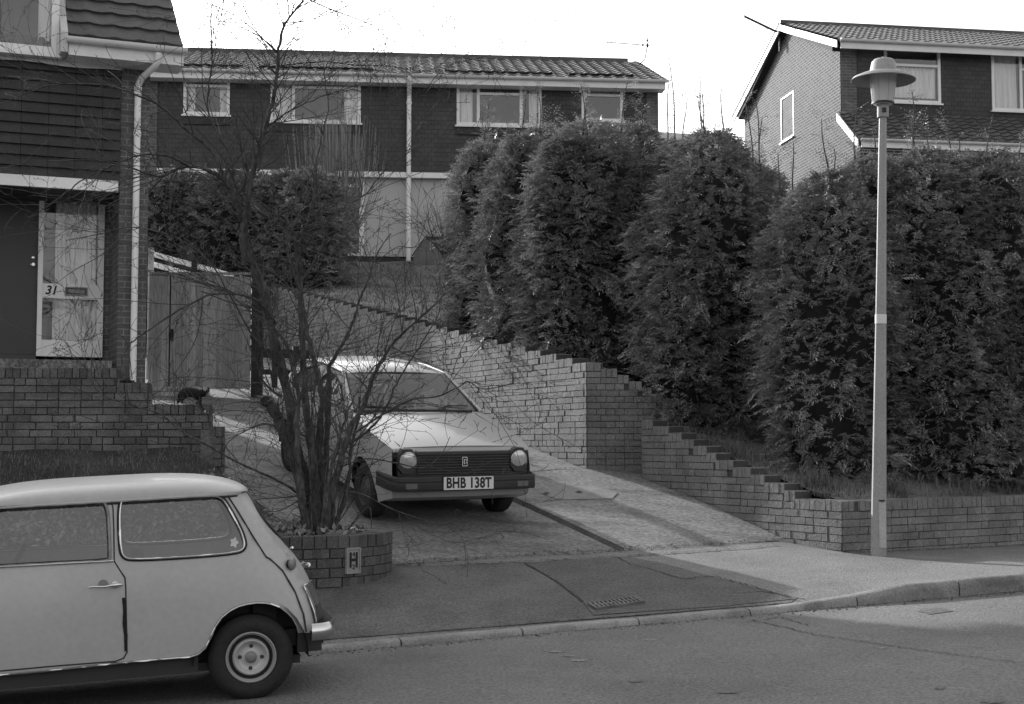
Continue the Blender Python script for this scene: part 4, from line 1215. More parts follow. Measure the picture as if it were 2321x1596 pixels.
mb = MB(); mb.box(Fr(top.x, top.y, 0, top.z), -.02, .02, .03, .0585, .02, .065); mb.build('cable_slot', M['black'], lamp)
def lz(y): return (Vector(P(2000, y, Yl)) - b1).dot(ax)
z0_, z1_ = lz(236), lz(166)
mb = MB(); mb.lathe(top, ax, [(.0, z0_ - .004), (.099, z0_), (.104, z0_ + .012), (.128, z1_ - .06), (.133, z1_ + .01), (.12, z1_ + .04)], 28, cap=False)
mb.build('lamp_bowl', M['lamp_glass'], lamp, smooth=60)
mb = MB()
for j in range(8):
    a = 2 * math.pi * j / 8 + .2; u = Vector((math.cos(a), math.sin(a), 0)); mb.tube([top + ax * (z0_ + .01) + u * .105, top + ax * z1_ + u * .134], .0016, 5)
mb.build('bowl_rib', M['lamp_metal'], lamp)
mb = MB(); mb.lathe(top, ax, [(.101, z0_ - .006), (.108, z0_ - .002), (.109, z0_ + .012), (.105, z0_ + .016)], 28, cap=False); mb.build('bowl_collar', M['black_plastic'], lamp, smooth=50)
zb_, zt_ = lz(184), lz(133)
mb = MB(); mb.lathe(top, ax, [(.30, zb_), (.308, zb_ + .006), (.29, zb_ + .03), (.22, zb_ + .062), (.135, zb_ + .085), (.128, zb_ + .10), (.112, zt_ - .035), (.09, zt_ - .01), (.04, zt_), (.012, zt_ + .002), (.012, zt_ + .018), (0.001, zt_ + .02)], 40, cap=False)
mb.lathe(top, ax, [(.298, zb_ + .002), (.28, zb_ + .022), (.2, zb_ + .05), (.13, zb_ + .07), (.001, zb_ + .08)], 40, cap=False)
mb.build('lamp_hood', M['lamp_metal'], lamp, smooth=50, recalc=False)

# ---------------------------------------------------------------- shared car parts
def wheel(parent, c, axis, r, w, rim_r, style=0, back=False):
    """c: centre of the outer face; axis points outwards"""
    a = Vector(axis).normalized(); c = Vector(c)
    e = empty_part = None
    t = MB(); prof = [(rim_r * .97, -.012), (rim_r, -.004), (rim_r + (r - rim_r) * .12, .004), (rim_r + (r - rim_r) * .45, .012), (rim_r + (r - rim_r) * .72, .006), (r - .022, -.002), (r - .008, -.012), (r - .001, -.03), (r, -.05),
                      (r, -w + .04), (r - .008, -w + .012), (r - .03, -w), (rim_r, -w + .01)]
    t.lathe(c, a, [(q, h) for q, h in prof], 56, cap=False)
    for k in range(5):                             # tread grooves
        pass
    ty = t.build('wheel', M['rubber'], parent, smooth=50, recalc=False)
    m = MB()
    if style == 0:      # plain pressed steel wheel with small hub cap
        pr = [(rim_r, -.014), (rim_r * .985, .0), (rim_r * .95, .004), (rim_r * .93, -.004), (rim_r * .90, -.022), (rim_r * .86, -.028)]; pr2 = [(rim_r * .72, -.028), (rim_r * .69, -.004), (rim_r * .64, .002), (rim_r * .58, -.006), (rim_r * .52, -.022), (rim_r * .40, -.028), (rim_r * .30, -.024), (.0, -.024)]
    else:
        pr = [(rim_r, -.014), (rim_r * .98, 0), (rim_r * .93, 0), (rim_r * .88, -.03), (rim_r * .6, -.02), (rim_r * .5, 0), (rim_r * .3, .006), (0.0, .006)]
    m.lathe(c, a, pr, 48, 0, cap=False)
    if style == 0: m.lathe(c, a, pr2, 48, 0, cap=False); m.lathe(c, a, [(rim_r * .86, -.028), (rim_r * .79, -.045), (rim_r * .72, -.028)], 48, 1, cap=False)
    rim = m.build('rim', [M['rim_light'], M['rim_dark']] if style == 0 else [M['rim_dark']], ty, smooth=50, recalc=False)
    u = a.orthogonal().normalized(); v = a.cross(u)
    m = MB(); m.lathe(c + a * -.02, a, [(.034, -.01), (.034, .012), (.028, .018), (.012, .02), (0.001, .02)], 20, cap=False); m.build('hub_cap', M['metal_grey'] if style == 0 else M['black_plastic'], rim, smooth=40, recalc=False)
    for j in range(4):
        an = R(45) + j * math.pi / 2; p = c + (u * math.cos(an) + v * math.sin(an)) * rim_r * .43
        m = MB(); m.lathe(p + a * -.026, a, [(.012, 0), (.011, .006), (0.001, .007)], 10, cap=False); m.build('wheel_nut', M['black_plastic'], rim)
    return ty

def ring(mb, pts3, r, k=6, m=0):
    mb.tube(list(pts3) + [pts3[0], pts3[1]], r, k, m, cap=False)

# ---------------------------------------------------------------- small grey saloon in the foreground
C1 = Fr(P(571, 1480, 8.42)[0], 8.42, 15.0, 0.0, .05)
mini = empty('small_saloon_car', C1(0, -.7, 0), 'small grey round-cornered car parked at the kerb in the left foreground, cut by the frame', 'car')
HW = .705
def ins(z): return float(np.interp(z, [.15, .25, .40, .60, .76, .84, .92, 1.05, 1.19, 1.25], [.035, .018, .003, 0, .014, .035, .052, .082, .118, .13]))
# rear outline traced from the photograph
rear_px = [(742, 1436), (738, 1405), (733, 1380), (722, 1352), (708, 1318), (690, 1283), (668, 1256), (644, 1233), (610, 1188), (580, 1145), (560, 1118), (553, 1109)]
rz = []; 
for x, y in rear_px: s, z = C1.hit(x, y, -.24); rz.append((z, s))
rz.sort(); RZ_, RS_ = [a for a, b in rz], [b for a, b in rz]
def s_rear(z): return float(np.interp(z, RZ_, RS_)) + .012
def s_front(z): return float(np.interp(z, [.15, .3, .45, .6, .72, .80], [-2.50, -2.545, -2.56, -2.55, -2.50, -2.42]))
def PWf(z): return float(np.interp(z, [.78, 1.0], [2.8, 4.6]))
def w_side(s, z):
    hw = HW - ins(z); sr = s_rear(z); ln = .40
    t = (s - (sr - ln)) / ln
    f = 1.0
    if t > 0: f = (1 - min(t, .9999) ** PWf(z)) ** (1 / PWf(z))
    sf = s_front(z); t2 = ((sf + .45) - s) / .45
    if t2 > 0 and z < .82: f = min(f, (1 - min(t2, .9999) ** 2.4) ** (1 / 2.4))
    if s < -1.25: hw -= .05 * min(1, (-1.25 - s) / 1.2)
    return hw * f
def mside(sign):
    def f(s, z):
        w = w_side(s, z); return C1(s, (w - HW) if sign > 0 else (-HW - w), z)
    return f
def mpt(px, py):
    n = 0.0
    for _ in range(5): s, z = C1.hit(px, py, n); n = w_side(s, z) - HW
    return s, z
TB = .86
def s_bound(z): return s_rear(z) - .40 + .40 * TB
# outline of the side panel
zs_ = np.linspace(.34, 1.205, 22)
rear_line = [(s_bound(z), z) for z in zs_]
zdrip = 1.213
arch = [mpt(x, y) for x, y in [(677, 1434), (672, 1418), (662, 1400), (650, 1388), (634, 1376), (618, 1370), (602, 1366.5), (582, 1366), (560, 1369), (540, 1374.5), (520, 1385), (502, 1400), (488, 1420), (477, 1446), (466, 1468), (450, 1482), (430, 1489)]]
sill = [mpt(288, 1501), mpt(120, 1519), mpt(0, 1530)]
zsl = sill[-1][1]
front_arch = [(-1.70 + .0, .20), (-1.72, .33), (-1.80, .47), (-1.93, .56), (-2.06, .58), (-2.19, .55), (-2.30, .45), (-2.35, .30)]
fr_ = [(-2.42, .24), (s_front(.3) + .05, .3), (s_front(.45) + .05, .45), (s_front(.6) + .05, .6), (s_front(.72) + .05, .72), (-2.40, .80), (-2.2, .86), (-2.0, .91)]
scr = [(-1.93, .935), (-1.80, 1.05), (-1.60, 1.213)]
outline = [(s_bound(.34), .335)] + rear_line + [(s_bound(1.205) - .05, zdrip)] + [(x, zdrip) for x in np.linspace(-.2, -1.55, 10)] + scr[::-1] + fr_[::-1] + front_arch[::-1] + [(-1.6, zsl)] + sill[::-1] + arch[::-1]
# windows
q_win = smooth_poly([mpt(x, y) for x, y in [(272, 1150), (277, 1132), (293, 1123), (400, 1121), (478, 1123), (500, 1128), (512, 1140), (545, 1200), (554, 1228), (554, 1241), (540, 1252), (420, 1262), (298, 1268), (280, 1262), (274, 1245), (271, 1190)]], 2)
d_win = smooth_poly([mpt(x, y) for x, y in [(-8, 1138), (90, 1133), (205, 1129), (228, 1133), (242, 1150), (246, 1200), (248, 1262), (246, 1270)]] + [mpt(120, 1276), mpt(10, 1281.5), (-1.68, .875)] + [(-1.76, .89), (-1.72, .95), (-1.56, 1.12), (-1.44, 1.165)], 2)
M['mini_under'] = M['black_plastic']
bod = MB()
for sg in (1, -1): panel(bod, outline, [q_win, d_win], mside(sg), .07, edge=.03)
# rear panel incl. screen opening
def rear_pt(w, z):
    hw = HW - ins(z); x = min(.9999, abs(w) / hw); s = s_rear(z) - .40 + .40 * (1 - x ** PWf(z)) ** (1 / PWf(z))
    return C1(s, -HW + w, z)
def wb(z): return w_side(s_bound(z), z)
ro = [(wb(z), z) for z in zs_]
ro2 = [(-a, b) for a, b in ro][::-1]
zsc0, zsc1 = C1.hit(640, 1226, -.24)[1], C1.hit(560, 1122, -.24)[1]
scrn = smooth_poly([(-.50, zsc0 + .0), (.50, zsc0), (.43, zsc1), (-.43, zsc1)], 3)
panel(bod, [(wb(.34), .335)] + ro[1:] + ro2[:-1] + [(-wb(.34), .335)], [scrn], rear_pt, .07, edge=.04)
# roof
def roof_pt(s, w):
    hw = HW - ins(zdrip) + .018
    s_r = s_rear(1.2) - .40 + .40 * (1 - min(.9999, abs(w) / hw) ** PWf(zdrip)) ** (1 / PWf(zdrip)) + .01
    s_f = -1.62 - .10 * (1 - (abs(w) / hw) ** 2)
    t = (s - 0) ; u = s     # s in 0..1 from rear to front
    S = s_r + (s_f - s_r) * u
    edge = (1 - (abs(w) / hw) ** 2.6) ** (1 / 2.2) if abs(w) < hw else 0
    lon = max(0, (1 - abs(2 * u - 1) ** 3.4)) ** .62
    return C1(S, -HW + w, zdrip + .128 * edge * min(1, lon))
rows = []; hwr = HW - ins(zdrip) + .018
for i in range(41):
    u = (1 - math.cos(math.pi * i / 40)) / 2
    rows.append([roof_pt(u, hwr * math.sin(math.pi / 2 * (j / 14 - 1))) for j in range(29)])
bod.grid(rows)
# bonnet, scuttle and nose
rows = []
for s, z in [(-1.93, .935), (-1.98, .935), (-2.05, .92), (-2.2, .885), (-2.35, .83), (-2.45, .76), (-2.52, .6), (-2.53, .45), (-2.5, .3)]:
    row = []
    for j in range(17):
        t = j / 8 - 1; hw = w_side(max(s, s_front(min(z, .8)) + .06), min(z, .80)) * .999
        row.append(C1(s - .04 * (1 - t * t), -HW + hw * t, z + .05 * (1 - t ** 4) * (s > -2.3)))
    rows.append(row)
bod.grid(rows)
body = bod.build('body', M['mini_paint'], mini, smooth=50, weld=True)
def off_poly(poly, d):
    n = len(poly); cx = sum(p[0] for p in poly) / n; cz = sum(p[1] for p in poly) / n; out = []
    for i in range(n):
        a, b = Vector(poly[i - 1]), Vector(poly[(i + 1) % n]); t = (b - a).normalized(); nn = Vector((t.y, -t.x))
        if nn.dot(Vector(poly[i]) - Vector((cx, cz))) < 0: nn = -nn
        out.append((poly[i][0] + nn.x * d, poly[i][1] + nn.y * d))
    return out
# glass
for sg in (1, -1):
    f = mside(sg)
    def gf(s, z, f=f, sg=sg):
        w = w_side(s, z) - .012; return C1(s, (w - HW) if sg > 0 else (-HW - w), z)
    for wn in (q_win, d_win): gl = MB(); panel(gl, wn, [], gf, .12, edge=.05); gl.build('side_window', M['car_glass'], mini, smooth=True, recalc=False)
gl = MB()
panel(gl, scrn, [], lambda w, z: (lambda p: (p[0] - .008 * C1.c, p[1] - .008 * C1.s, p[2]))(rear_pt(w, z)), .1, edge=.05); gl.build('rear_window', M['car_glass'], mini, smooth=True, recalc=False)
mb = MB(); ring(mb, [rear_pt(w, z) for w, z in off_poly(densify(scrn, .06), .004)], .014, 6); mb.build('rear_window_seal', M['black_plastic'], mini, smooth=60)
gl = MB(); gl.grid([[C1(-1.93 - .06 * (1 - t * t), -HW + .56 * t, .955) for t in np.linspace(-1, 1, 9)], [C1(-1.61 - .08 * (1 - t * t), -HW + .52 * t, 1.22) for t in np.linspace(-1, 1, 9)]]); gl.build('windscreen', M['car_glass'], mini, smooth=True, recalc=False)
# seams, seals, drip rail and bright trims
def side_line(pts, r, name, m, off=.0, sg=1, closed=False, parent=None, k=6, sub=.03):
    pts = densify(pts, sub, closed=closed); v = []
    for s, z in pts:
        w = w_side(s, z) + off; v.append(C1(s, (w - HW) if sg > 0 else (-HW - w), z))
    mb = MB()
    (ring(mb, v, r, k) if closed else mb.tube(v, r, k)); return mb.build(name, m, parent or mini, smooth=60)
for sg in (1, -1):
    side_line(off_poly(q_win, .006), .011, 'window_seal', M['black'], .001, sg, True)
    side_line(off_poly(q_win, .000), .0068, 'window_trim', M['chrome'], .009, sg, True)
    side_line(off_poly(d_win, .004), .009, 'door_window_trim', M['metal_grey'], .004, sg, True)
    side_line(off_poly(d_win, -.006), .005, 'door_window_seal', M['black'], .004, sg, True)
    side_line([mpt(-2, 1284.5), mpt(120, 1278), mpt(258, 1271)], .0075, 'waist_trim', M['chrome'], .006, sg)
    side_line([(-1.58, zdrip - .008), (-.6, zdrip - .008), (-.2, zdrip - .008), (s_bound(1.2) - .06, zdrip - .008), (s_bound(1.2), zdrip - .006)], .009, 'drip_rail', M['mini_paint'], .012, sg)
    side_line([(-1.58, zdrip - .024), (-.6, zdrip - .024), (-.2, zdrip - .024), (s_bound(1.2) - .02, zdrip - .022)], .0055, 'gutter_shadow_strip', M['black'], .003, sg)  # black strip paints in the shadow under the drip rail
    side_line([mpt(x, y) for x, y in [(247, 1122), (256, 1150), (258, 1200), (259, 1272), (270, 1290), (283, 1309), (285, 1330), (288, 1478)]], .0042, 'door_gap', M['black'], .0, sg)
    side_line([mpt(x, y) for x, y in [(0, 1521), (120, 1510), (262, 1499), (280, 1492), (288, 1478)]], .0045, 'door_gap', M['black'], .0, sg)
    side_line([mpt(x, y) for x, y in [(512, 1117), (540, 1160), (570, 1210), (603, 1262)]], .0048, 'body_seam', M['black'], .001, sg)
    side_line([mpt(x, y) for x, y in [(603, 1262), (612, 1267), (640, 1293), (668, 1340), (688, 1392), (694, 1432)]], .006, 'body_seam', mat('rusty_seam', .05, .9, .6, 20, .3, 80), .001, sg)
    side_line([(p[0], p[1]) for p in arch] + sill, .0072, 'sill_trim', M['chrome'], .004, sg)
    side_line(front_arch, .0072, 'arch_trim', M['chrome'], .004, sg)
# rust hole along the door edge
mb = MB(); pts = [(276.5, 1355), (283.5, 1354.5), (285, 1380), (286, 1415), (289.5, 1440), (288, 1476), (282, 1477), (281, 1440), (277.5, 1412), (279, 1385)]
panel(mb, [mpt(x, y) for x, y in pts], [], lambda s, z: C1(s, w_side(s, z) - HW + .0035, z), .03); mb.build('rust_patch', mat('rust', .012, .95, .5, 40, .4, 90), mini, recalc=False)
# black sill below
mb = MB()
for sg in (1, -1):
    nn = (lambda n: n) if sg > 0 else (lambda n: -2 * HW - n)
    a, b = sorted((nn(-.2), nn(-.07)))
    mb.box(C1, -1.66, mpt(450, 1490)[0], a, b, .18, sill[0][1] + .01)
mb.box(C1, -2.3, .30, -1.25, -.16, .17, .22); mb.box(C1, mpt(677, 1440)[0] - .0, s_rear(.35) - .06, -1.25, -.10, .24, .36)
for sg in (1, -1):
    for cx_ in (0.0, -2.036):
        a, b = (-.30, -.06) if sg > 0 else (-1.35, -1.11)
mb.build('underbody', M['black_plastic'], mini)
# inner wheel arches
for cx_ in (0.0, -2.036):
    for a, b in ((-.32, -.012), (-1.40, -1.09)):
        rows = []; mb = MB()
        for i in range(15):
            an = math.pi * i / 14; rows.append([C1(cx_ + math.cos(an) * .335, a, .22 + math.sin(an) * .375), C1(cx_ + math.cos(an) * .335, b, .22 + math.sin(an) * .375)])
        mb.grid(rows)
        q = -.32 if a > -.7 else -1.09
        mb.add([C1(cx_ + math.cos(math.pi * i / 14) * .335, q, .22 + math.sin(math.pi * i / 14) * .375) for i in range(15)], [tuple(range(15))])
        mb.build('wheel_arch', M['black'], mini, recalc=False)
out_ = (C1.s, -C1.c, 0)
for cx_, sg in ((0, 1), (0, -1), (-2.036, 1), (-2.036, -1)):
    n = -.045 if sg > 0 else -2 * HW + .045
    wheel(mini, C1(cx_, n, .243), Vector(out_) * sg, .25, .15, .150 if True else .13)
# handle
q = mpt(275, 1324.5); q2 = mpt(203, 1330.5)
mb = MB(); v = lambda s, z, o: C1(s, w_side(s, z) - HW + o, z)
mb.tube([v(q[0] + .006, q[1], .012), v(q[0] - .03, q[1], .02), v(q[0] - .06, q[1], .024)], [.006, .015, .009], 10)
mb.tube([v(q[0] - .05, q[1], .024), v(q[0] - .09, q[1] - .004, .032), v(q2[0] + .01, q2[1] + .003, .034), v(q2[0], q2[1], .03)], [.008, .0065, .006, .0075], 8)
mb.lathe(v(q[0] - .035, q[1], 0), out_, [(.02, 0), (.02, .006), (.009, .012), (0.001, .012)], 14)
mb.build('door_handle', M['chrome'], mini, smooth=50)
mb = MB(); mb.lathe(v(q[0] - .10, q[1] + .006, -.004), out_, [(.028, .0), (.028, .0045), (0.001, .005)], 18); mb.build('handle_recess', M['metal_grey'], mini)
# filler cap
q = mpt(653, 1278); mb = MB(); w0 = w_side(*q); a0 = Vector(C1(q[0] - .02, w_side(q[0] - .02, q[1]) - HW, q[1])); a1 = Vector(C1(q[0] + .02, w_side(q[0] + .02, q[1]) - HW, q[1]))
tn = (a1 - a0).normalized(); nn = Vector((tn.y, -tn.x, 0)).normalized()
pc = Vector(C1(q[0], w0 - HW, q[1]))
mb.lathe(pc, nn, [(.026, 0), (.026, .02)], 20); f0 = mb.build('filler_neck', M['black'], mini, smooth=40)
mb = MB(); mb.lathe(pc + nn * .018, nn, [(.034, 0), (.036, .004), (.036, .016), (.030, .022), (.012, .026), (0.001, .026)], 24); mb.build('filler_cap', M['metal_grey'], mini, smooth=40)
# tail lamp
tl = [mpt(x, y) for x, y in [(697, 1323), (712, 1318), (722, 1350), (731, 1372), (732, 1393), (717, 1403), (706, 1370)]]
def corner_fn(o):
    def f(s, z):
        s = min(s, s_rear(z) - .012); w = w_side(s, z); p = Vector(C1(s, w - HW, z)); p2 = Vector(C1(s - .02, w_side(s - .02, z) - HW, z)); t = (p - p2).normalized(); nn = Vector((t.y, -t.x, 0)).normalized(); return tuple(p + nn * o)
    return f
def mirror(v): return v
lo = [p for p in tl]
zc_ = (tl[0][1] + tl[4][1]) / 2 - .01
top_l = [p for p in tl if p[1] > zc_]; 
mb = MB()
zt2, zb2 = max(p[1] for p in tl), min(p[1] for p in tl)
def tail(z0, z1, m, nm):
    mb = MB(); rows = []
    for i in range(7):
        z = z0 + (z1 - z0) * i / 6; sr = s_rear(z)
        a_, b_ = sr - .085, sr - .004
        prev = []
        for j in range(9):
            s = a_ + (b_ - a_) * j / 8; prev.append(corner_fn(.012 if 0 < j else .001)(s, z))
        rows.append(prev)
    mb.grid(rows); return mb.build(nm, m, mini, smooth=60, recalc=False)
tail(zb2, zb2 + (zt2 - zb2) * .48, M['lens_red'], 'tail_lamp'); tail(zb2 + (zt2 - zb2) * .48, zt2 - .006, M['lens_amber'], 'indicator_lamp')
mb = MB(); v = []
for z in np.linspace(zb2 - .012, zt2, 10): v.append(corner_fn(.012)(s_rear(z) - .089, z))
for s_ in np.linspace(-.08, -.01, 5): v.append(corner_fn(.012)(s_rear(zt2) + s_, zt2 + .004))
mb.tube(v, .0055, 6); mb.build('lamp_trim', M['chrome'], mini, smooth=60)
# bumper wrapping round the back
mb = MB(); v = []
zbp = C1.hit(720, 1426, -.15)[1]
for t in np.linspace(-1, 1, 31):
    an = t * math.pi / 2 * 1.02; x = math.copysign(abs(math.sin(an)) ** .45, math.sin(an)); y = abs(math.cos(an)) ** .45
    v.append((s_rear(.42) - .16 + .20 * y, -HW + x * .66))
prof = [(-.052, -.004), (-.035, .014), (0, .022), (.032, .014), (.048, -.004), (.03, .0), (0, .008), (-.035, .0)]
rows = []
for dz, o in prof + [prof[0]]:
    row = []
    for i, (s, n) in enumerate(v):
        p = Vector((s, n)); a = Vector(v[max(0, i - 1)]); b = Vector(v[min(len(v) - 1, i + 1)]); t = (b - a).normalized(); nn = Vector((t.y, -t.x))
        if nn.dot(p - Vector((s_rear(.42) - .4, -HW))) < 0: nn = -nn
        row.append(C1(s + nn.x * (o + .004), n + nn.y * (o + .004), zbp + dz))
    rows.append(row)
mb.grid(rows); mb.build('rear_bumper', M['chrome'], mini, smooth=60, recalc=False)
mb = MB(); s_, z_ = C1.hit(733, 1452, -.3); mb.box(C1, s_ - .19, s_ - .0, -.42, -.30, z_ - .015, z_ + .015); mb.box(C1, s_ - .24, s_ - .1, -1.2, -.2, z_, z_ + .1); mb.build('exhaust_bracket', M['black_plastic'], mini)
mb = MB(); s_, z_ = C1.hit(697, 1280, -.45); mb.tube([C1(s_, -.55, z_ - .01), C1(s_ + .012, -.50, z_ - .005)], [.012, .014], 8); s2_, z2_ = C1.hit(659, 1243, -.35); mb.tube([C1(s2_, -.36, z2_), C1(s2_ + .01, -.34, z2_ + .006)], .008, 6); mb.build('boot_handle', M['chrome'], mini)
mb = MB(); s_, z_ = C1.hit(691, 1281, -.42); mb.tube([C1(s_ - .04, -.42, z_ + .0), C1(s_ + .02, -.5, z_ - .008), C1(s_ + .012, -.62, z_ - .01)], .016, 8); mb.build('plate_lamp', M['chrome'], mini, smooth=40)
# sticker in the rear side window, seat and interior
q = mpt(531, 1230); mb = MB(); pl = [(q[0] + .021 * (1 + .22 * math.cos(5 * a)) * math.cos(a), q[1] + .026 * (1 + .22 * math.cos(5 * a)) * math.sin(a)) for a in np.linspace(0, 2 * math.pi, 40, endpoint=False)]
panel(mb, pl, [], lambda s, z: C1(s, w_side(s, z) - HW - .006, z), .03, edge=.004); mb.build('window_sticker', mat('pale_sticker', .5, .6, .1, 20, 0), mini, recalc=False)
mb = MB(); mb.box(C1, -2.2, .25, -1.19, -.22, .19, .24); mb.box(C1, -.42, -.0, -1.18, -.23, .24, .55); mb.box(C1, .02, .16, -1.20, -.2, .3, .74)
mb.build('cabin_floor', M['interior'], mini)
rsb = MB(); rsb.prism(lambda p, t: C1(p[0], t, p[1]), smooth_poly([(-.12, .5), (.04, .5), (.10, .80), (.05, .86), (-.02, .82)], 2), -1.14, -.27); rsb.build('rear_seat', mat('seat_grey', .12, .7, .1, 5, 0), mini, smooth=50)
for n0 in (-.56, -1.22):
    fs_ = MB(); fs_.prism(lambda p, t: C1(p[0], t, p[1]), smooth_poly([(-1.12, .35), (-.72, .36), (-.60, .80), (-.64, .87), (-.70, .86), (-.80, .5), (-1.15, .5)], 2), n0, n0 + .42); fs_.build('front_seat', M['interior'], mini, smooth=50)
mb = MB(); c_ = Vector(C1(-1.4, -.42, .78)); ring(mb, [c_ + Vector((C1.s * math.cos(a) * .19, -C1.c * math.cos(a) * .19, math.sin(a) * .19)) + Vector((C1.c * math.sin(a) * .1, C1.s * math.sin(a) * .1, 0)) for a in np.linspace(0, 2 * math.pi, 24, endpoint=False)], .012, 6); mb.build('steering_wheel', M['black'], mini)
mb = MB(); mb.box(C1, -1.85, -1.6, -1.30, -.11, .75, .9); mb.box(C1, -2.56, -2.5, -1.15, -.25, .38, .62); mb.build('dashboard', M['interior'], mini)
for n_ in (-.22, -1.19): mb = MB(); mb.lathe(C1(-2.47, n_, .60), (-C1.c, -C1.s, 0), [(.095, 0), (.095, .05), (.085, .07), (.0, .09)], 20); mb.build('headlamp', M['lens_clear'], mini, smooth=40)

# ---------------------------------------------------------------- pale hatchback on the driveway
AX = Vector((-math.cos(R(62)), math.sin(R(62)), 0)); LA = Vector((math.sin(R(62)), math.cos(R(62)), 0)); O2 = Vector((-.465, 13.9, 0)); ZG = .675; PT = .18; RL = .012
def C2(a, w, z): p = O2 + AX * a + LA * w; return (p.x, p.y, ZG + z + PT * a + RL * w)
hatch = empty('hatchback_car', C2(1.7, 0, 0), 'pale two-box hatchback parked nose-down on the driveway, seen through the bare tree', 'car')
def ins2(z): return float(np.interp(z, [.2, .35, .55, .8, .92, 1.1, 1.27], [.05, .015, .0, .02, .05, .12, .20]))
HW2 = .81
def hw2(a, z):
    w = HW2 - ins2(z)
    if a < .5: w -= .07 * ((.5 - a) / .5) ** 2
    if a > 2.9: w -= .08 * ((a - 2.9) / .6) ** 2
    return w
so = [(.06, .30), (.03, .45), (.04, .60), (.06, .77), (.55, .86), (1.06, .935), (1.12, .95), (1.70, 1.27), (1.80, 1.285), (2.3, 1.30), (2.85, 1.27), (3.02, 1.235), (3.38, .90), (3.46, .80), (3.49, .5), (3.44, .32)]
def arch2(c, r=.315, z=.27): return [(c + r * math.cos(a), z + r * math.sin(a)) for a in np.linspace(-.22, math.pi + .22, 15)]
so += arch2(2.93)[0:] + arch2(.66)
w_f = smooth_poly([(1.28, .965), (1.74, 1.225), (2.16, 1.235), (2.16, .965)], 1); w_r = smooth_poly([(2.24, .965), (2.24, 1.235), (2.74, 1.215), (3.06, .965)], 1)
bd = MB()
for sg in (1, -1): panel(bd, so, [w_f, w_r], lambda a, z, sg=sg: C2(a, sg * hw2(a, z), z), .09, edge=.04)
def strip(pts, K=16, crown=.02, tuck=0):
    rows = []
    for a, z, cr in pts:
        rows.append([C2(a - tuck * (1 - t * t), hw2(a, z) * t, z + cr * (1 - abs(t) ** 2.4)) for t in np.linspace(-1, 1, K + 1)])
    return rows
bd.grid(strip([(.06, .77, .012), (.12, .785, .018), (.3, .822, .025), (.55, .86, .03), (.8, .898, .03), (1.06, .935, .02), (1.12, .95, .015)]))
bd.grid(strip([(1.70, 1.27, .02), (1.74, 1.28, .035), (1.80, 1.285, .05), (2.0, 1.292, .065), (2.3, 1.30, .07), (2.6, 1.288, .065), (2.85, 1.27, .05), (3.02, 1.235, .03)]))
bd.grid(strip([(3.38, .90, .01), (3.46, .80, .0), (3.49, .5, 0), (3.44, .32, 0)]))
bd.grid(strip([(.03, .50, 0), (.04, .36, 0), (.08, .30, 0), (.22, .24, 0)], crown=0, tuck=.03))
bd.grid(strip([(.06, .77, .012), (.045, .745, .0), (.05, .735, 0)]))
hb = bd.build('body', M['silver'], hatch, smooth=35, weld=True)
def lin(name, pts, r, m, k=6, smooth=50): mb = MB(); mb.tube([C2(*p) for p in pts], r, k); return mb.build(name, m, hatch, smooth=smooth)
# bonnet crease lines and shut line
for sg in (1, -1):
    lin('bonnet_crease', [(1.02, sg * .36, .953), (.6, sg * .37, .892), (.22, sg * .40, .822)], .007, M['silver'])
    lin('bonnet_gap', [(1.05, sg * .64, .945), (.6, sg * .665, .875), (.10, sg * .64, .79)], .0035, M['black'])
lin('bonnet_gap', [(.07, -.62, .776), (.055, -.3, .786), (.052, 0, .789), (.055, .3, .786), (.07, .62, .776)], .004, M['black'])
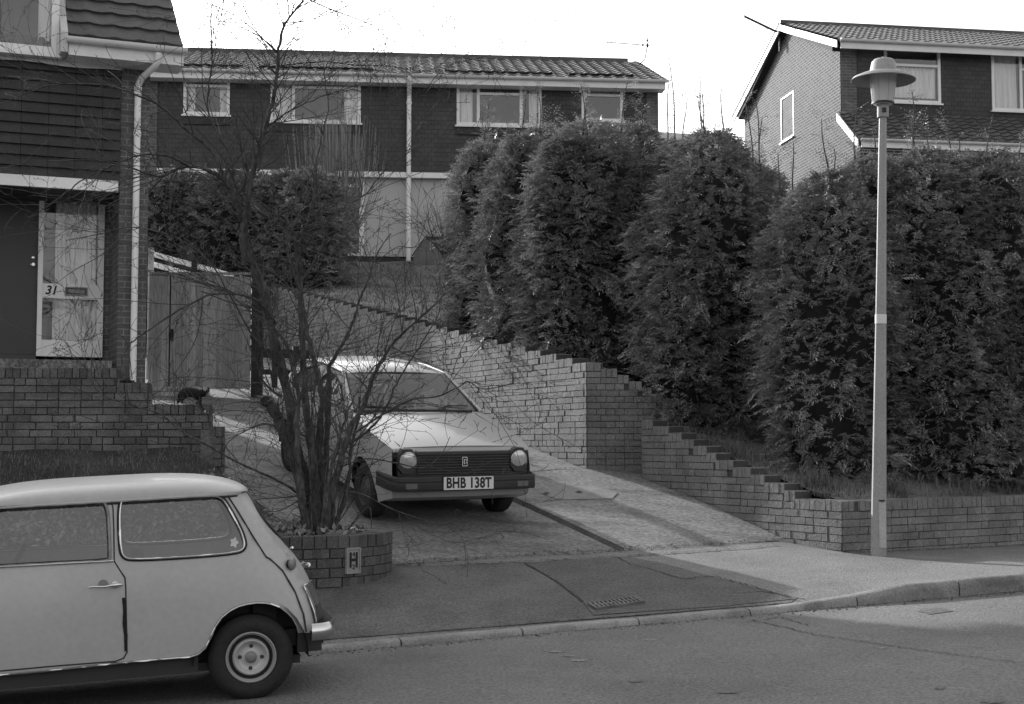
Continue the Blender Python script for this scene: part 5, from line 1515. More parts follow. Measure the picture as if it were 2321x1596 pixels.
# glass
g = MB(); g.grid([[C2(a - .05 * (1 - t * t), (hw2(a, z) - .035) * t, z + cr) for t in np.linspace(-1, 1, 13)] for a, z, cr in ((1.13, .965, 0), (1.42, 1.12, .01), (1.69, 1.268, .015))]); ws = g.build('windscreen', M['car_glass'], hatch, smooth=True, recalc=False)
g = MB(); g.grid([[C2(a, (hw2(a, z) - .08) * t, z) for t in np.linspace(-1, 1, 9)] for a, z in ((3.06, 1.205), (3.36, .93))]); g.build('rear_window', M['car_glass'], hatch, recalc=False)
for sg in (1, -1):
    for wn in (w_f, w_r): g = MB(); panel(g, wn, [], lambda a, z, sg=sg: C2(a, sg * (hw2(a, z) - .01), z), .15, edge=.1); g.build('side_window', M['car_glass'], hatch, recalc=False)
for sg in (1, -1):      # pillars, seals
    lin('pillar', [(1.10, sg * (hw2(1.1, .95) - .012), .955), (1.71, sg * (hw2(1.7, 1.27) - .008), 1.275)], .024, M['silver'], 8)
    lin('screen_seal', [(1.12, sg * (hw2(1.1, .95) - .04), .965), (1.70, sg * (hw2(1.7, 1.27) - .04), 1.275)], .013, M['black'])
    for wn in (w_f, w_r):
        mb = MB(); ring(mb, [C2(a, sg * (hw2(a, z) + .002), z) for a, z in off_poly(wn, .004)], .009, 6); mb.build('window_seal', M['black'], hatch)
    lin('side_trim', [(.98, sg * (hw2(1, .5) + .004), .50), (2.0, sg * (hw2(2, .5) + .004), .50), (2.6, sg * (hw2(2.6, .5) + .004), .50)], .013, M['black_plastic'])
    lin('rain_gutter', [(1.70, sg * (hw2(1.7, 1.27) + .006), 1.278), (2.3, sg * (hw2(2.3, 1.3) + .004), 1.305), (2.95, sg * (hw2(2.95, 1.24) + .004), 1.255), (3.36, sg * (hw2(3.36, .92) + .004), .925)], .009, M['black'])
    lin('door_gap', [(1.15, sg * (hw2(1.1, .9) + .001), .92), (1.10, sg * hw2(1.1, .6), .6), (1.14, sg * hw2(1.1, .3), .28)], .004, M['black'])
    lin('door_gap', [(2.20, sg * hw2(2.2, 1.25), 1.25), (2.20, sg * (hw2(2.2, .9) + .001), .92), (2.18, sg * hw2(2.2, .6), .6), (2.14, sg * hw2(2.1, .3), .28)], .004, M['black'])
lin('screen_seal', [(1.09, -.62, .962), (1.06, -.3, .975), (1.05, 0, .978), (1.06, .3, .975), (1.09, .62, .962)], .014, M['black'])
lin('screen_seal', [(1.69, -.5, 1.272), (1.66, -.25, 1.285), (1.65, 0, 1.288), (1.66, .25, 1.285), (1.69, .5, 1.272)], .012, M['black'])
for pts in ([(1.05, -.15, .98), (1.13, -.30, .995), (1.17, -.58, 1.01)], [(1.05, .18, .98), (1.15, .35, 1.01), (1.16, .60, 1.01)]): lin('wiper', pts, .008, M['black'])
# front: grille, headlamps, badge, bumper, plate
def fbox(name, w0, w1, z0, z1, a0, a1, m, par=hatch, bevel=0):
    mb = MB(); vs = [C2(a, w, z) for a, w, z in ((a0, w0, z0), (a0, w1, z0), (a1, w1, z0), (a1, w0, z0), (a0, w0, z1), (a0, w1, z1), (a1, w1, z1), (a1, w0, z1))]
    mb.hexa(vs); return mb.build(name, m, par, bevel=bevel)
fbox('grille_panel', -.70, .70, .515, .735, .015, .06, M['black'])
mb = MB()
for i in range(8):
    z = .535 + i * .0265
    vs = [C2(a, w, zz) for a, w, zz in ((-.004, -.50, z), (-.004, .50, z), (.02, .50, z), (.02, -.50, z), (-.002, -.50, z + .009), (-.002, .50, z + .009), (.02, .50, z + .009), (.02, -.50, z + .009))]
    mb.hexa(vs)
mb.build('grille', M['black_plastic'], hatch)
for sg in (1, -1):
    mb = MB(); cw = sg * .605; pol = smooth_poly([(cw - .098, .545), (cw + .092, .54), (cw + .092, .775), (cw - .098, .775)], 1)
    mb.prism(lambda p, t: C2(t, p[0], p[1]), pol, -.006, .05); hs = mb.build('lamp_surround', M['black_plastic'], hatch)
    mb = MB(); fwd = -(AX + Vector((0, 0, PT))).normalized(); c_ = Vector(C2(-.002, cw - sg * .005, .66))
    mb.lathe(c_, fwd, [(.088, 0), (.088, .008), (.08, .010), (.06, .018), (.03, .024), (0.001, .026)], 28, cap=False); mb.build('headlamp', M['lens_clear'], hs, smooth=60, recalc=False)
    mb = MB(); mb.lathe(c_, fwd, [(.088, .004), (.094, .010), (.09, .014), (.086, .008)], 28, cap=False); mb.build('lamp_rim', M['chrome'], hs, smooth=60, recalc=False)
    fbox('front_indicator', sg * .60 - .06, sg * .60 + .06, .415, .465, -.094, -.08, M['lens_amber'])
mb = MB(); b_ = C2
for w0, w1, z0, z1 in ((-.028, .028, .605, .612), (-.028, .028, .688, .695), (-.028, -.021, .612, .688), (.021, .028, .612, .688), (-.008, -.001, .625, .675)):
    mb.hexa([C2(a, w, z) for a, w, z in ((-.014, w0, z0), (-.014, w1, z0), (.0, w1, z0), (.0, w0, z0), (-.014, w0, z1), (-.014, w1, z1), (.0, w1, z1), (.0, w0, z1))])
badge = mb.build('badge', M['chrome'], hatch)
upv = Vector((0, 0, 1)) + AX * 0
text('badge_letter', 'D', .06, basis(C2(-.016, .004, .65), LA, upv), M['chrome'], badge, extrude=.003)
# bumper as a wrapped section
mb = MB(); rows = []
path = [(.30, -.80), (.16, -.80), (.02, -.785), (-.055, -.75), (-.08, -.65), (-.085, 0), (-.08, .65), (-.055, .75), (.02, .785), (.16, .80), (.30, .80)]
for dz, o in ((.385, -.03), (.385, .0), (.405, .012), (.465, .010), (.472, .0), (.478, .006), (.510, .004), (.522, -.02), (.522, -.05)):
    rows.append([C2(a - (o if abs(w) < .7 else o * .3), w * (1 + o * .6), dz) for a, w in path])
mb.grid(rows); mb.build('front_bumper', M['black_plastic'], hatch, smooth=30, recalc=False)
pl = fbox('number_plate', -.268, .268, .400, .522, -.104, -.098, M['plate'])
fbox('plate_bracket', -.274, .274, .394, .528, -.098, -.08, M['black'])
text('registration', 'BHB 138T', .138, basis(C2(-.1045, 0, .459), LA, upv), M['ink'], pl, extrude=.001, xs=.80, bold=.0045, sp=1.05)
wr = .275
for a, sg in ((.66, 1), (.66, -1), (2.93, 1), (2.93, -1)):
    wheel(hatch, C2(a, sg * (HW2 - .03), .265), LA * sg, wr, .165, .165, 1)
for a_ in (.66, 2.93):
    for sg in (1, -1):
        rows = []; mb = MB()
        for i in range(13):
            an = math.pi * i / 12; rows.append([C2(a_ + math.cos(an) * .31, sg * .45, .27 + math.sin(an) * .31), C2(a_ + math.cos(an) * .31, sg * (HW2 - .02), .27 + math.sin(an) * .31)])
        mb.grid(rows); mb.build('wheel_arch', M['black'], hatch, recalc=False)
mb = MB(); vs = [C2(a, w, z) for a, w, z in ((.3, -.5, .21), (.3, .5, .21), (3.3, .5, .21), (3.3, -.5, .21), (.3, -.5, .30), (.3, .5, .30), (3.3, .6, .30), (3.3, -.6, .30))]
mb.hexa(vs); mb.build('underbody', M['black'], hatch)
for w0 in (-.55, .12):
    mb = MB(); mb.prism(lambda p, t: C2(p[0], t, p[1]), smooth_poly([(1.7, .35), (2.15, .36), (2.32, .95), (2.28, 1.10), (2.2, 1.09), (2.05, .55), (1.68, .52)], 2), w0, w0 + .43); mb.build('front_seat', M['interior'], hatch, smooth=50)
mb = MB(); mb.prism(lambda p, t: C2(p[0], t, p[1]), smooth_poly([(2.5, .4), (2.9, .42), (3.05, .85), (2.98, .9), (2.8, .58), (2.5, .56)], 2), -.58, .58); mb.build('rear_seat', M['interior'], hatch, smooth=50)
mb = MB(); c_ = Vector(C2(1.52, .33, .93)); fw = (AX + Vector((0, 0, -.4))).normalized(); u_ = LA; v_ = fw.cross(u_)
ring(mb, [c_ + (u_ * math.cos(a) + v_ * math.sin(a)) * .18 for a in np.linspace(0, 2 * math.pi, 24, endpoint=False)], .013, 6); mb.tube([c_ - u_ * .17, c_ + u_ * .17], .012, 6); mb.build('steering_wheel', M['metal_grey'], hatch)
fbox('dashboard', -.62, .62, .72, .93, 1.2, 1.4, M['interior'])
mb = MB(); mb.tube([C2(1.58, 0, 1.20), C2(1.60, 0, 1.235)], .006, 6); vs = [C2(a, w, z) for a, w, z in ((1.57, -.09, 1.16), (1.57, .09, 1.16), (1.585, .09, 1.16), (1.585, -.09, 1.16), (1.57, -.09, 1.21), (1.57, .09, 1.21), (1.585, .09, 1.21), (1.585, -.09, 1.21))]; mb.hexa(vs); mb.build('rear_view_mirror', M['black'], hatch)

# ---------------------------------------------------------------- cat
def cat_pt(X, Y, d=0.0):
    return Vector(P((420 + X / 17.74) * .9284, (930 + Y / 17.73) * .9284, 14.55 + d))
joints = {
 'hip': (430, 560, 0, 0.062), 'back1': (620, 470, 0, 0.066), 'back2': (830, 480, 0, 0.062), 'chest': (1010, 560, 0, 0.062), 'shoulder': (1120, 560, 0, 0.056), 'neck': (1230, 545, 0, 0.042),
 'head': (1350, 540, 0, 0.043), 'muzzle': (1440, 590, 0, 0.029), 'nose': (1500, 600, 0, 0.016),
 'belly': (860, 660, 0, 0.058),
 'knee_a': (480, 700, -.03, 0.032), 'hock_a': (330, 800, -.035, 0.018), 'paw_a': (245, 940, -.035, 0.017), 'toe_a': (275, 965, -.035, 0.014),
 'knee_b': (540, 680, .03, 0.030), 'hock_b': (440, 800, .035, 0.017), 'paw_b': (430, 930, .035, 0.014), 'toe_b': (480, 960, .035, 0.012),
 'el_a': (1200, 760, -.025, 0.026), 'wr_a': (1200, 1000, -.03, 0.018), 'paw_c': (1290, 1190, -.03, 0.017), 'toe_c': (1400, 1310, -.03, 0.016),
 'el_b': (1200, 800, .03, 0.024), 'wr_b': (1230, 900, .03, 0.017), 'paw_d': (1110, 950, .03, 0.014), 'toe_d': (1020, 985, .03, 0.013),
 'tail0': (370, 520, .01, 0.024), 'tail1': (310, 700, .03, 0.017), 'tail2': (270, 860, .05, 0.014), 'tail3': (250, 985, .06, 0.011)}
bones = ['hip-back1', 'back1-back2', 'back2-chest', 'chest-shoulder', 'shoulder-neck', 'neck-head', 'head-muzzle', 'muzzle-nose', 'back2-belly', 'hip-knee_a', 'knee_a-hock_a', 'hock_a-paw_a', 'paw_a-toe_a',
         'hip-knee_b', 'knee_b-hock_b', 'hock_b-paw_b', 'paw_b-toe_b', 'shoulder-el_a', 'el_a-wr_a', 'wr_a-paw_c', 'paw_c-toe_c', 'shoulder-el_b', 'el_b-wr_b', 'wr_b-paw_d', 'paw_d-toe_d', 'hip-tail0', 'tail0-tail1', 'tail1-tail2', 'tail2-tail3']
nm = list(joints); me = bpy.data.meshes.new('cat_body')
me.from_pydata([cat_pt(*joints[k][:3]) for k in nm], [tuple(nm.index(x) for x in b.split('-')) for b in bones], [])
cat = empty('cat', cat_pt(700, 960), 'black cat with white front paw stepping down along the garden wall', 'cat')
cb = ob('body', me, cat); sk = cb.modifiers.new('skin', 'SKIN'); me.materials.append(M['cat_black'])
for i, k in enumerate(nm): r_ = joints[k][3]; me.skin_vertices[0].data[i].radius = (r_, r_)
me.skin_vertices[0].data[0].use_root = True
sb_ = cb.modifiers.new('sub', 'SUBSURF'); sb_.levels = 2; sb_.render_levels = 2
for X, Y, dd in ((1300, 400, -.018), (1490, 450, -.02)):
    mb = MB(); p = cat_pt(X, Y + 70, dd); mb.lathe(p, (0.05, 0, 1), [(.016, 0), (.011, .018), (.001, .036)], 8); mb.build('ear', M['cat_black'], cat, smooth=True)
mb = MB(); p = cat_pt(1410, 1315, -.03); mb.lathe(p - Vector((.014, 0, .0)), (1, 0, -.5), [(.004, 0), (.015, .008), (.016, .022), (.004, .034)], 10); mb.build('white_paw', M['cat_white'], cat, smooth=True)
# ---------------------------------------------------------------- round planter
PC = (-1.80, 12.35); PRD = .76; ZP = .745
plant = MB()
def ringbox(r0, r1, a0, a1, z0, z1, m=0, j=.002):
    c = []
    for z in (z0, z1):
        for r_, a in ((r1, a0), (r1, a1), (r0, a1), (r0, a0)):
            c.append((PC[0] + math.cos(a) * r_ + random.uniform(-j, j), PC[1] + math.sin(a) * r_ + random.uniform(-j, j), z + random.uniform(-j, j)))
    plant.hexa(c, m)
n = 48
for i in range(n):
    a0, a1 = 2 * math.pi * i / n, 2 * math.pi * (i + 1) / n
    pr = random.uniform(-.006, .006) + (.018 if random.random() < .15 else 0)
    ringbox(PRD - .2, PRD + pr + .004, a0 + .006, a1 - .006, ZP - .10, ZP + random.uniform(-.006, .004))
for c in range(6):
    z1 = ZP - .108 - .078 * c; off = (c % 2) * .5; k = 22
    for i in range(k):
        a0, a1 = 2 * math.pi * (i + off) / k, 2 * math.pi * (i + 1 + off) / k; am = (a0 + a1) / 2
        for q in range(3):
            b0_, b1_ = a0 + (a1 - a0) * q / 3 + (.008 if q == 0 else 0), a0 + (a1 - a0) * (q + 1) / 3 - (.008 if q == 2 else 0)
            ringbox(PRD - .1, PRD + (.004 if q != 1 else .005), b0_, b1_, z1 - .070, z1, 0, .0)
plant.lathe((PC[0], PC[1], 0), (0, 0, 1), [(PRD - .012, .05), (PRD - .012, ZP - .02), (PRD - .19, ZP - .02), (PRD - .19, .6)], 48, 1, cap=False)
planter = plant.build('round_planter', [mat('planter_brick', .095, .85, .3, 3, .2, 60, .5, 70, island=.22, spec=.2, stain=.3, ss=3), M['mortar']])
tag(planter, 'round dark brick planter around the bare tree with a small sign on its side', 'planter')
sb2 = MB(); rows = []
for j in range(7):
    rows.append([(PC[0] + math.cos(a) * (PRD - .17) * j / 6, PC[1] + math.sin(a) * (PRD - .17) * j / 6, ZP - .055 + .03 * math.sin(a * 3 + j) * (j < 6) + .05 * (1 - j / 6)) for a in np.linspace(0, 2 * math.pi, 25)])
sb2.grid(rows); sb2.build('planter_soil', M['soil'], planter, smooth=True, recalc=False)
# hydrant sign on the planter
ang = math.atan2(P(815, 1270, 11.68)[1] - PC[1], P(815, 1270, 11.68)[0] - PC[0])
u_ = Vector((-math.sin(ang), math.cos(ang), 0)); nr = Vector((math.cos(ang), math.sin(ang), 0))
cz = ZP - .205; c0 = Vector((PC[0], PC[1], 0)) + nr * (PRD + .022) + Vector((0, 0, cz))
def sbox(mb, x0, x1, z0, z1, d0, d1): mb.hexa([c0 + u_ * x + Vector((0, 0, z)) + nr * d for z in (z0, z1) for x, d in ((x0, d1), (x1, d1), (x1, d0), (x0, d0))])
sgn = MB(); sbox(sgn, -.068, .068, -.105, .105, -.02, 0)
sign = sgn.build('hydrant_sign', mat('sign_concrete', .26, .8, .12, 6, .15, 60)); tag(sign, 'small upright rectangular hydrant marker with a raised letter H fixed to the planter', 'sign')
mb = MB(); sbox(mb, -.068, .068, .092, .105, 0, .008); sbox(mb, -.068, .068, -.105, -.092, 0, .008); sbox(mb, -.068, -.058, -.092, .092, 0, .008); sbox(mb, .058, .068, -.092, .092, 0, .008); mb.build('sign_frame', sign.data.materials[0], sign)
text('sign_letter', 'H', .17, basis(c0 + nr * .004, u_, (0, 0, 1)), M['ink'], sign, bold=.004, xs=.72)
text('sign_digits', '4', .055, basis(c0 + nr * .004 + Vector((0, 0, .05)), u_, (0, 0, 1)), M['ink'], sign)
text('sign_digits', '2', .055, basis(c0 + nr * .004 + Vector((0, 0, -.052)), u_, (0, 0, 1)), M['ink'], sign)

# ---------------------------------------------------------------- tubes in bulk (limbs and twigs)
class Tubes:
    def __init__(self): self.V = []; self.F = []; self.n = 0
    def add(self, pts, rads, k=5):
        pts = np.asarray(pts, float); n = len(pts); rads = np.asarray(rads, float)
        t = np.gradient(pts, axis=0); t /= np.linalg.norm(t, axis=1)[:, None] + 1e-9
        ref = np.array([0, 1, 0.]) if abs(t[0][1]) < .9 else np.array([1, 0, 0.])
        u = np.cross(t, ref); u /= np.linalg.norm(u, axis=1)[:, None] + 1e-9; w = np.cross(t, u)
        an = np.arange(k) * 2 * np.pi / k
        v = pts[:, None, :] + (u[:, None, :] * np.cos(an)[None, :, None] + w[:, None, :] * np.sin(an)[None, :, None]) * rads[:, None, None]
        i = np.arange(n - 1)[:, None] * k; j = np.arange(k)[None, :]; j2 = (j + 1) % k
        f = np.stack([i + j, i + j2, i + k + j2, i + k + j], -1).reshape(-1, 4) + self.n
        self.V.append(v.reshape(-1, 3)); self.F.append(f); self.n += n * k
    def build(self, name, m, parent): return fast_mesh(name, np.concatenate(self.V), np.concatenate(self.F), m, parent, smooth=True)

def spline(pts, per=5):
    """Catmull-Rom through points"""
    p = [np.array(q, float) for q in pts]; p = [2 * p[0] - p[1]] + p + [2 * p[-1] - p[-2]]; out = []
    for i in range(1, len(p) - 2):
        for j in range(per):
            t = j / per; a, b, c, d = p[i - 1], p[i], p[i + 1], p[i + 2]
            out.append(.5 * ((2 * b) + (-a + c) * t + (2 * a - 5 * b + 4 * c - d) * t * t + (-a + 3 * b - 3 * c + d) * t ** 3))
    out.append(p[-2]); return np.array(out)

TG = random.Random(11)
def twig(T, B, p, d, L, r, depth, droop=.0, up=.25, wild=.35, kids=1.0, k=4):
    """one shoot with side shoots and buds"""
    n = max(4, int(L / .07)); pts = [np.array(p, float)]; d = np.array(d, float); d /= np.linalg.norm(d) + 1e-9
    bend = np.array([TG.gauss(0, 1), TG.gauss(0, 1), TG.gauss(0, .6)]) * wild / n
    for i in range(n):
        d = d + bend + np.array([TG.gauss(0, .05), TG.gauss(0, .05), TG.gauss(0, .05)]) + np.array([0, 0, (up - droop * i / n) / n])
        d /= np.linalg.norm(d); pts.append(pts[-1] + d * L / n)
    rr = np.linspace(r, max(.0016, r * .35), n + 1); T.add(pts, rr, k)
    if B is not None and depth <= 1:
        for i in range(1, n + 1):
            if TG.random() < .45: B.append((pts[i] + np.array([TG.gauss(0, .004), TG.gauss(0, .004), TG.gauss(0, .004)]), d))
    if depth <= 0: return
    m = int(L * 7.5 * kids * TG.uniform(.7, 1.3)) + 1
    for _ in range(m):
        i = TG.randint(1, n); t = pts[i] - pts[i - 1]; t /= np.linalg.norm(t) + 1e-9
        q = np.array([TG.gauss(0, 1), TG.gauss(0, .8), TG.gauss(0, 1)]); q -= t * q.dot(t); q /= np.linalg.norm(q) + 1e-9
        a = TG.uniform(.45, 1.0); dd = t * math.cos(a) + q * math.sin(a)
        twig(T, B, pts[i], dd, L * TG.uniform(.25, .6) * (1 - .3 * i / n), max(.0016, rr[i] * .6), depth - 1, droop, up, wild, kids)

Y0 = 12.35
def LP(pts): return [P(x, y, Y) for x, y, Y in pts]
limb_data = [   # traced limbs: (pixel x, pixel y, distance), radii at start and end, twig settings
 ('trunk', [(708, 1212, 12.35), (690, 1120, 12.35), (664, 1040, 12.33), (640, 975, 12.3), (620, 930, 12.3), (600, 908, 12.28)], .062, .055, 6),
 ('trunk', [(712, 1212, 12.4), (692, 1100, 12.42), (668, 1000, 12.45), (660, 930, 12.45), (642, 850, 12.45), (625, 780, 12.42), (608, 715, 12.4), (600, 660, 12.38), (578, 610, 12.36), (562, 570, 12.34), (553, 520, 12.32), (548, 490, 12.3), (530, 445, 12.28), (512, 412, 12.26)], .060, .030, 16),
 ('trunk', [(722, 1212, 12.3), (714, 1100, 12.28), (704, 1000, 12.26), (694, 920, 12.25), (690, 840, 12.25), (684, 760, 12.24), (681, 690, 12.22), (680, 640, 12.2), (676, 590, 12.18), (668, 540, 12.15), (650, 500, 12.1), (628, 485, 12.05)], .048, .016, 16),
 ('trunk', [(733, 1212, 12.38), (728, 1100, 12.4), (724, 1000, 12.42), (730, 900, 12.44), (722, 860, 12.45), (708, 800, 12.47), (696, 750, 12.5), (688, 700, 12.52), (676, 650, 12.55), (655, 590, 12.6), (650, 520, 12.65)], .044, .012, 14),
 ('trunk', [(742, 1205, 12.25), (752, 1130, 12.22), (768, 1060, 12.2), (783, 1010, 12.18), (800, 960, 12.16), (822, 925, 12.15), (843, 860, 12.1), (862, 822, 12.08), (880, 794, 12.05), (896, 772, 12.05), (935, 735, 12.0), (975, 702, 12.0), (1010, 664, 12.0)], .042, .006, 14),
 ('trunk', [(730, 1210, 12.5), (735, 1080, 12.52), (742, 960, 12.55), (746, 860, 12.6), (748, 831, 12.6), (782, 770, 12.62), (805, 713, 12.65), (818, 672, 12.68), (833, 640, 12.7), (858, 570, 12.75), (885, 530, 12.8)], .036, .005, 12),
 ('branch', [(560, 600, 12.36), (552, 545, 12.3), (560, 470, 12.22), (567, 420, 12.2), (578, 370, 12.18), (590, 320, 12.16), (601, 290, 12.15), (615, 240, 12.13), (625, 200, 12.12), (629, 150, 12.1), (632, 110, 12.1), (645, 60, 12.1), (665, 30, 12.1), (690, -6, 12.1)], .034, .008, 36),
 ('branch', [(690, -6, 12.1), (735, 15, 12.1), (800, 40, 12.08), (850, 60, 12.05), (880, 90, 12.0)], .007, .003, 14),
 ('branch', [(560, 520, 12.3), (535, 430, 12.3), (520, 350, 12.35), (490, 300, 12.4), (470, 240, 12.42), (478, 160, 12.45), (480, 118, 12.45), (478, 60, 12.5), (480, 20, 12.5)], .014, .004, 22),
 ('branch', [(628, 120, 12.1), (600, 92, 12.1), (568, 62, 12.12), (520, 28, 12.15), (470, 8, 12.2)], .008, .003, 12),
 ('branch', [(632, 150, 12.1), (670, 145, 12.05), (740, 140, 12.0), (810, 148, 11.95), (880, 150, 11.9), (970, 160, 11.9), (1020, 130, 11.9)], .006, .0025, 13),
 ('branch', [(601, 290, 12.15), (640, 262, 12.1), (690, 235, 12.05), (740, 215, 12.0), (820, 190, 12.0)], .009, .003, 8),
 ('branch', [(512, 412, 12.26), (490, 395, 12.22), (455, 380, 12.2), (430, 378, 12.18), (398, 385, 12.15), (370, 402, 12.12), (330, 440, 12.1)], .022, .006, 10),
 ('branch', [(430, 378, 12.18), (405, 365, 12.1), (378, 353, 12.05), (330, 350, 12.0), (280, 364, 11.95), (196, 403, 11.9), (140, 445, 11.85), (90, 480, 11.8)], .013, .004, 12),
 ('branch', [(398, 385, 12.15), (358, 400, 12.0), (280, 375, 11.9), (224, 364, 11.85), (140, 364, 11.8), (56, 370, 11.75), (0, 382, 11.7)], .010, .003, 10),
 ('branch', [(530, 445, 12.28), (480, 345, 12.2), (426, 297, 12.1), (364, 241, 12.0), (316, 218, 11.95), (252, 196, 11.9), (182, 190, 11.85), (120, 193, 11.8), (56, 213, 11.75), (-10, 242, 11.7)], .014, .004, 14),
 ('branch', [(182, 190, 11.85), (130, 155, 11.8), (80, 138, 11.8), (20, 125, 11.8)], .005, .002, 5),
 ('branch', [(625, 735, 12.42), (600, 700, 12.3), (575, 678, 12.1), (532, 666, 12.0), (476, 668, 11.95), (430, 690, 11.9), (392, 711, 11.85), (340, 745, 11.8), (297, 778, 11.78), (280, 805, 11.75), (276, 840, 11.7)], .013, .005, 10),
 ('branch', [(600, 700, 12.3), (560, 695, 12.2), (520, 685, 12.15), (455, 660, 12.1)], .008, .004, 4),
 ('branch', [(694, 1130, 12.3), (633, 1091, 12.1), (560, 1058, 11.95), (476, 1013, 11.85), (414, 979, 11.8), (364, 940, 11.75), (308, 921, 11.7), (252, 904, 11.65), (218, 881, 11.6), (207, 839, 11.6), (210, 789, 11.6)], .012, .003, 12),
 ('branch', [(300, 860, 11.75), (284, 770, 11.7), (232, 756, 11.6), (200, 770, 11.6), (120, 800, 11.55)], .004, .002, 4),
 ('branch', [(645, 850, 12.45), (560, 740, 12.2), (480, 600, 12.0), (400, 540, 11.9), (300, 515, 11.8), (232, 530, 11.75), (150, 545, 11.7)], .009, .003, 12),
 ('branch', [(300, 515, 11.8), (232, 576, 11.7), (168, 613, 11.65), (120, 649, 11.6)], .005, .002, 4),
 ('branch', [(800, 985, 12.16), (850, 950, 12.0), (928, 907, 11.9), (989, 899, 11.85), (1040, 877, 11.8), (1062, 864, 11.8), (1087, 881, 11.78), (1132, 877, 11.75), (1166, 866, 11.7)], .010, .003, 10),
 ('branch', [(783, 1010, 12.18), (830, 980, 12.1), (870, 935, 12.05), (894, 880, 12.0), (923, 829, 11.95), (955, 778, 11.9), (985, 730, 11.9), (1000, 690, 11.9)], .012, .004, 8),
 ('branch', [(768, 1060, 12.2), (830, 1040, 12.0), (900, 1050, 11.9), (960, 1060, 11.85), (1000, 1030, 11.8), (1020, 990, 11.8)], .007, .0025, 4),
 ('branch', [(760, 1110, 12.2), (820, 1120, 12.0), (880, 1150, 11.9), (940, 1172, 11.85), (1000, 1188, 11.85), (1045, 1175, 11.9)], .006, .0025, 3),
 ('branch', [(640, 975, 12.3), (600, 960, 12.1), (560, 975, 12.0), (520, 1000, 11.9), (500, 1035, 11.9)], .008, .003, 8),
 ('branch', [(700, 1120, 12.3), (650, 1150, 12.1), (615, 1160, 12.0), (580, 1150, 11.9)], .006, .0025, 6),
 ('branch', [(680, 640, 12.2), (720, 580, 12.15), (745, 510, 12.1), (780, 470, 12.08), (830, 440, 12.05), (860, 400, 12.05), (920, 350, 12.0), (1010, 300, 12.0)], .012, .003, 12),
 ('branch', [(676, 560, 12.15), (700, 500, 12.1), (715, 440, 12.1), (720, 360, 12.1), (735, 290, 12.1), (745, 240, 12.1), (735, 170, 12.1), (760, 110, 12.1)], .010, .003, 12),
 ('branch', [(548, 490, 12.3), (590, 520, 12.2), (620, 510, 12.15), (660, 520, 12.1), (720, 505, 12.05), (780, 470, 12.0), (850, 430, 12.0)], .008, .003, 8),
 ('branch', [(535, 450, 12.3), (560, 400, 12.3), (556, 370, 12.3), (550, 340, 12.32)], .020, .014, 1),
 ('branch', [(522, 430, 12.3), (520, 390, 12.32), (512, 366, 12.35)], .018, .012, 1),
 ('branch', [(833, 640, 12.7), (850, 600, 12.7), (900, 560, 12.7), (940, 560, 12.7), (985, 515, 12.7)], .005, .002, 6),
 ('branch', [(790, 1200, 12.1), (812, 1170, 12.05), (838, 1150, 12.0), (842, 1196, 11.95)], .006, .004, 1),
]
limb_data += [
 ('trunk', [(700, 1214, 12.2), (684, 1130, 12.15), (676, 1040, 12.1), (672, 960, 12.1), (676, 900, 12.08), (664, 830, 12.05), (650, 780, 12.0)], .048, .014, 10),
 ('trunk', [(750, 1206, 12.3), (775, 1150, 12.3), (790, 1090, 12.3), (796, 1020, 12.3), (812, 950, 12.3), (815, 900, 12.3)], .030, .010, 10),
 ('trunk', [(728, 1214, 12.1), (738, 1130, 12.05), (752, 1060, 12.0), (770, 990, 11.95), (790, 930, 11.9), (815, 880, 11.9), (850, 830, 11.9), (910, 790, 11.9)], .022, .004, 12),
 ('branch', [(640, 900, 12.3), (600, 870, 12.2), (585, 820, 12.1), (600, 770, 12.05), (640, 720, 12.0)], .012, .004, 8),
 ('branch', [(660, 800, 12.3), (620, 740, 12.2), (560, 700, 12.1), (500, 650, 12.0), (440, 620, 12.0)], .009, .003, 10)]
for i in range(16):
    bx = TG.uniform(695, 760); tx = bx + TG.gauss(0, 45); ty = TG.uniform(820, 1020); yy = TG.uniform(12.1, 12.6)
    limb_data.append(('branch', [(bx, 1210, yy), (bx + (tx - bx) * .25 + TG.gauss(0, 6), 1120, yy), (bx + (tx - bx) * .6 + TG.gauss(0, 9), (1120 + ty) / 2, yy), (tx, ty, yy + TG.gauss(0, .15))], TG.uniform(.007, .014), .003, 4))
tree = empty('bare_tree', (PC[0], PC[1], ZP), 'bare many-stemmed tree with arching leafless twigs growing from the round brick planter', 'tree')
TT = Tubes(); TB_ = Tubes(); TW = Tubes(); BUD = []
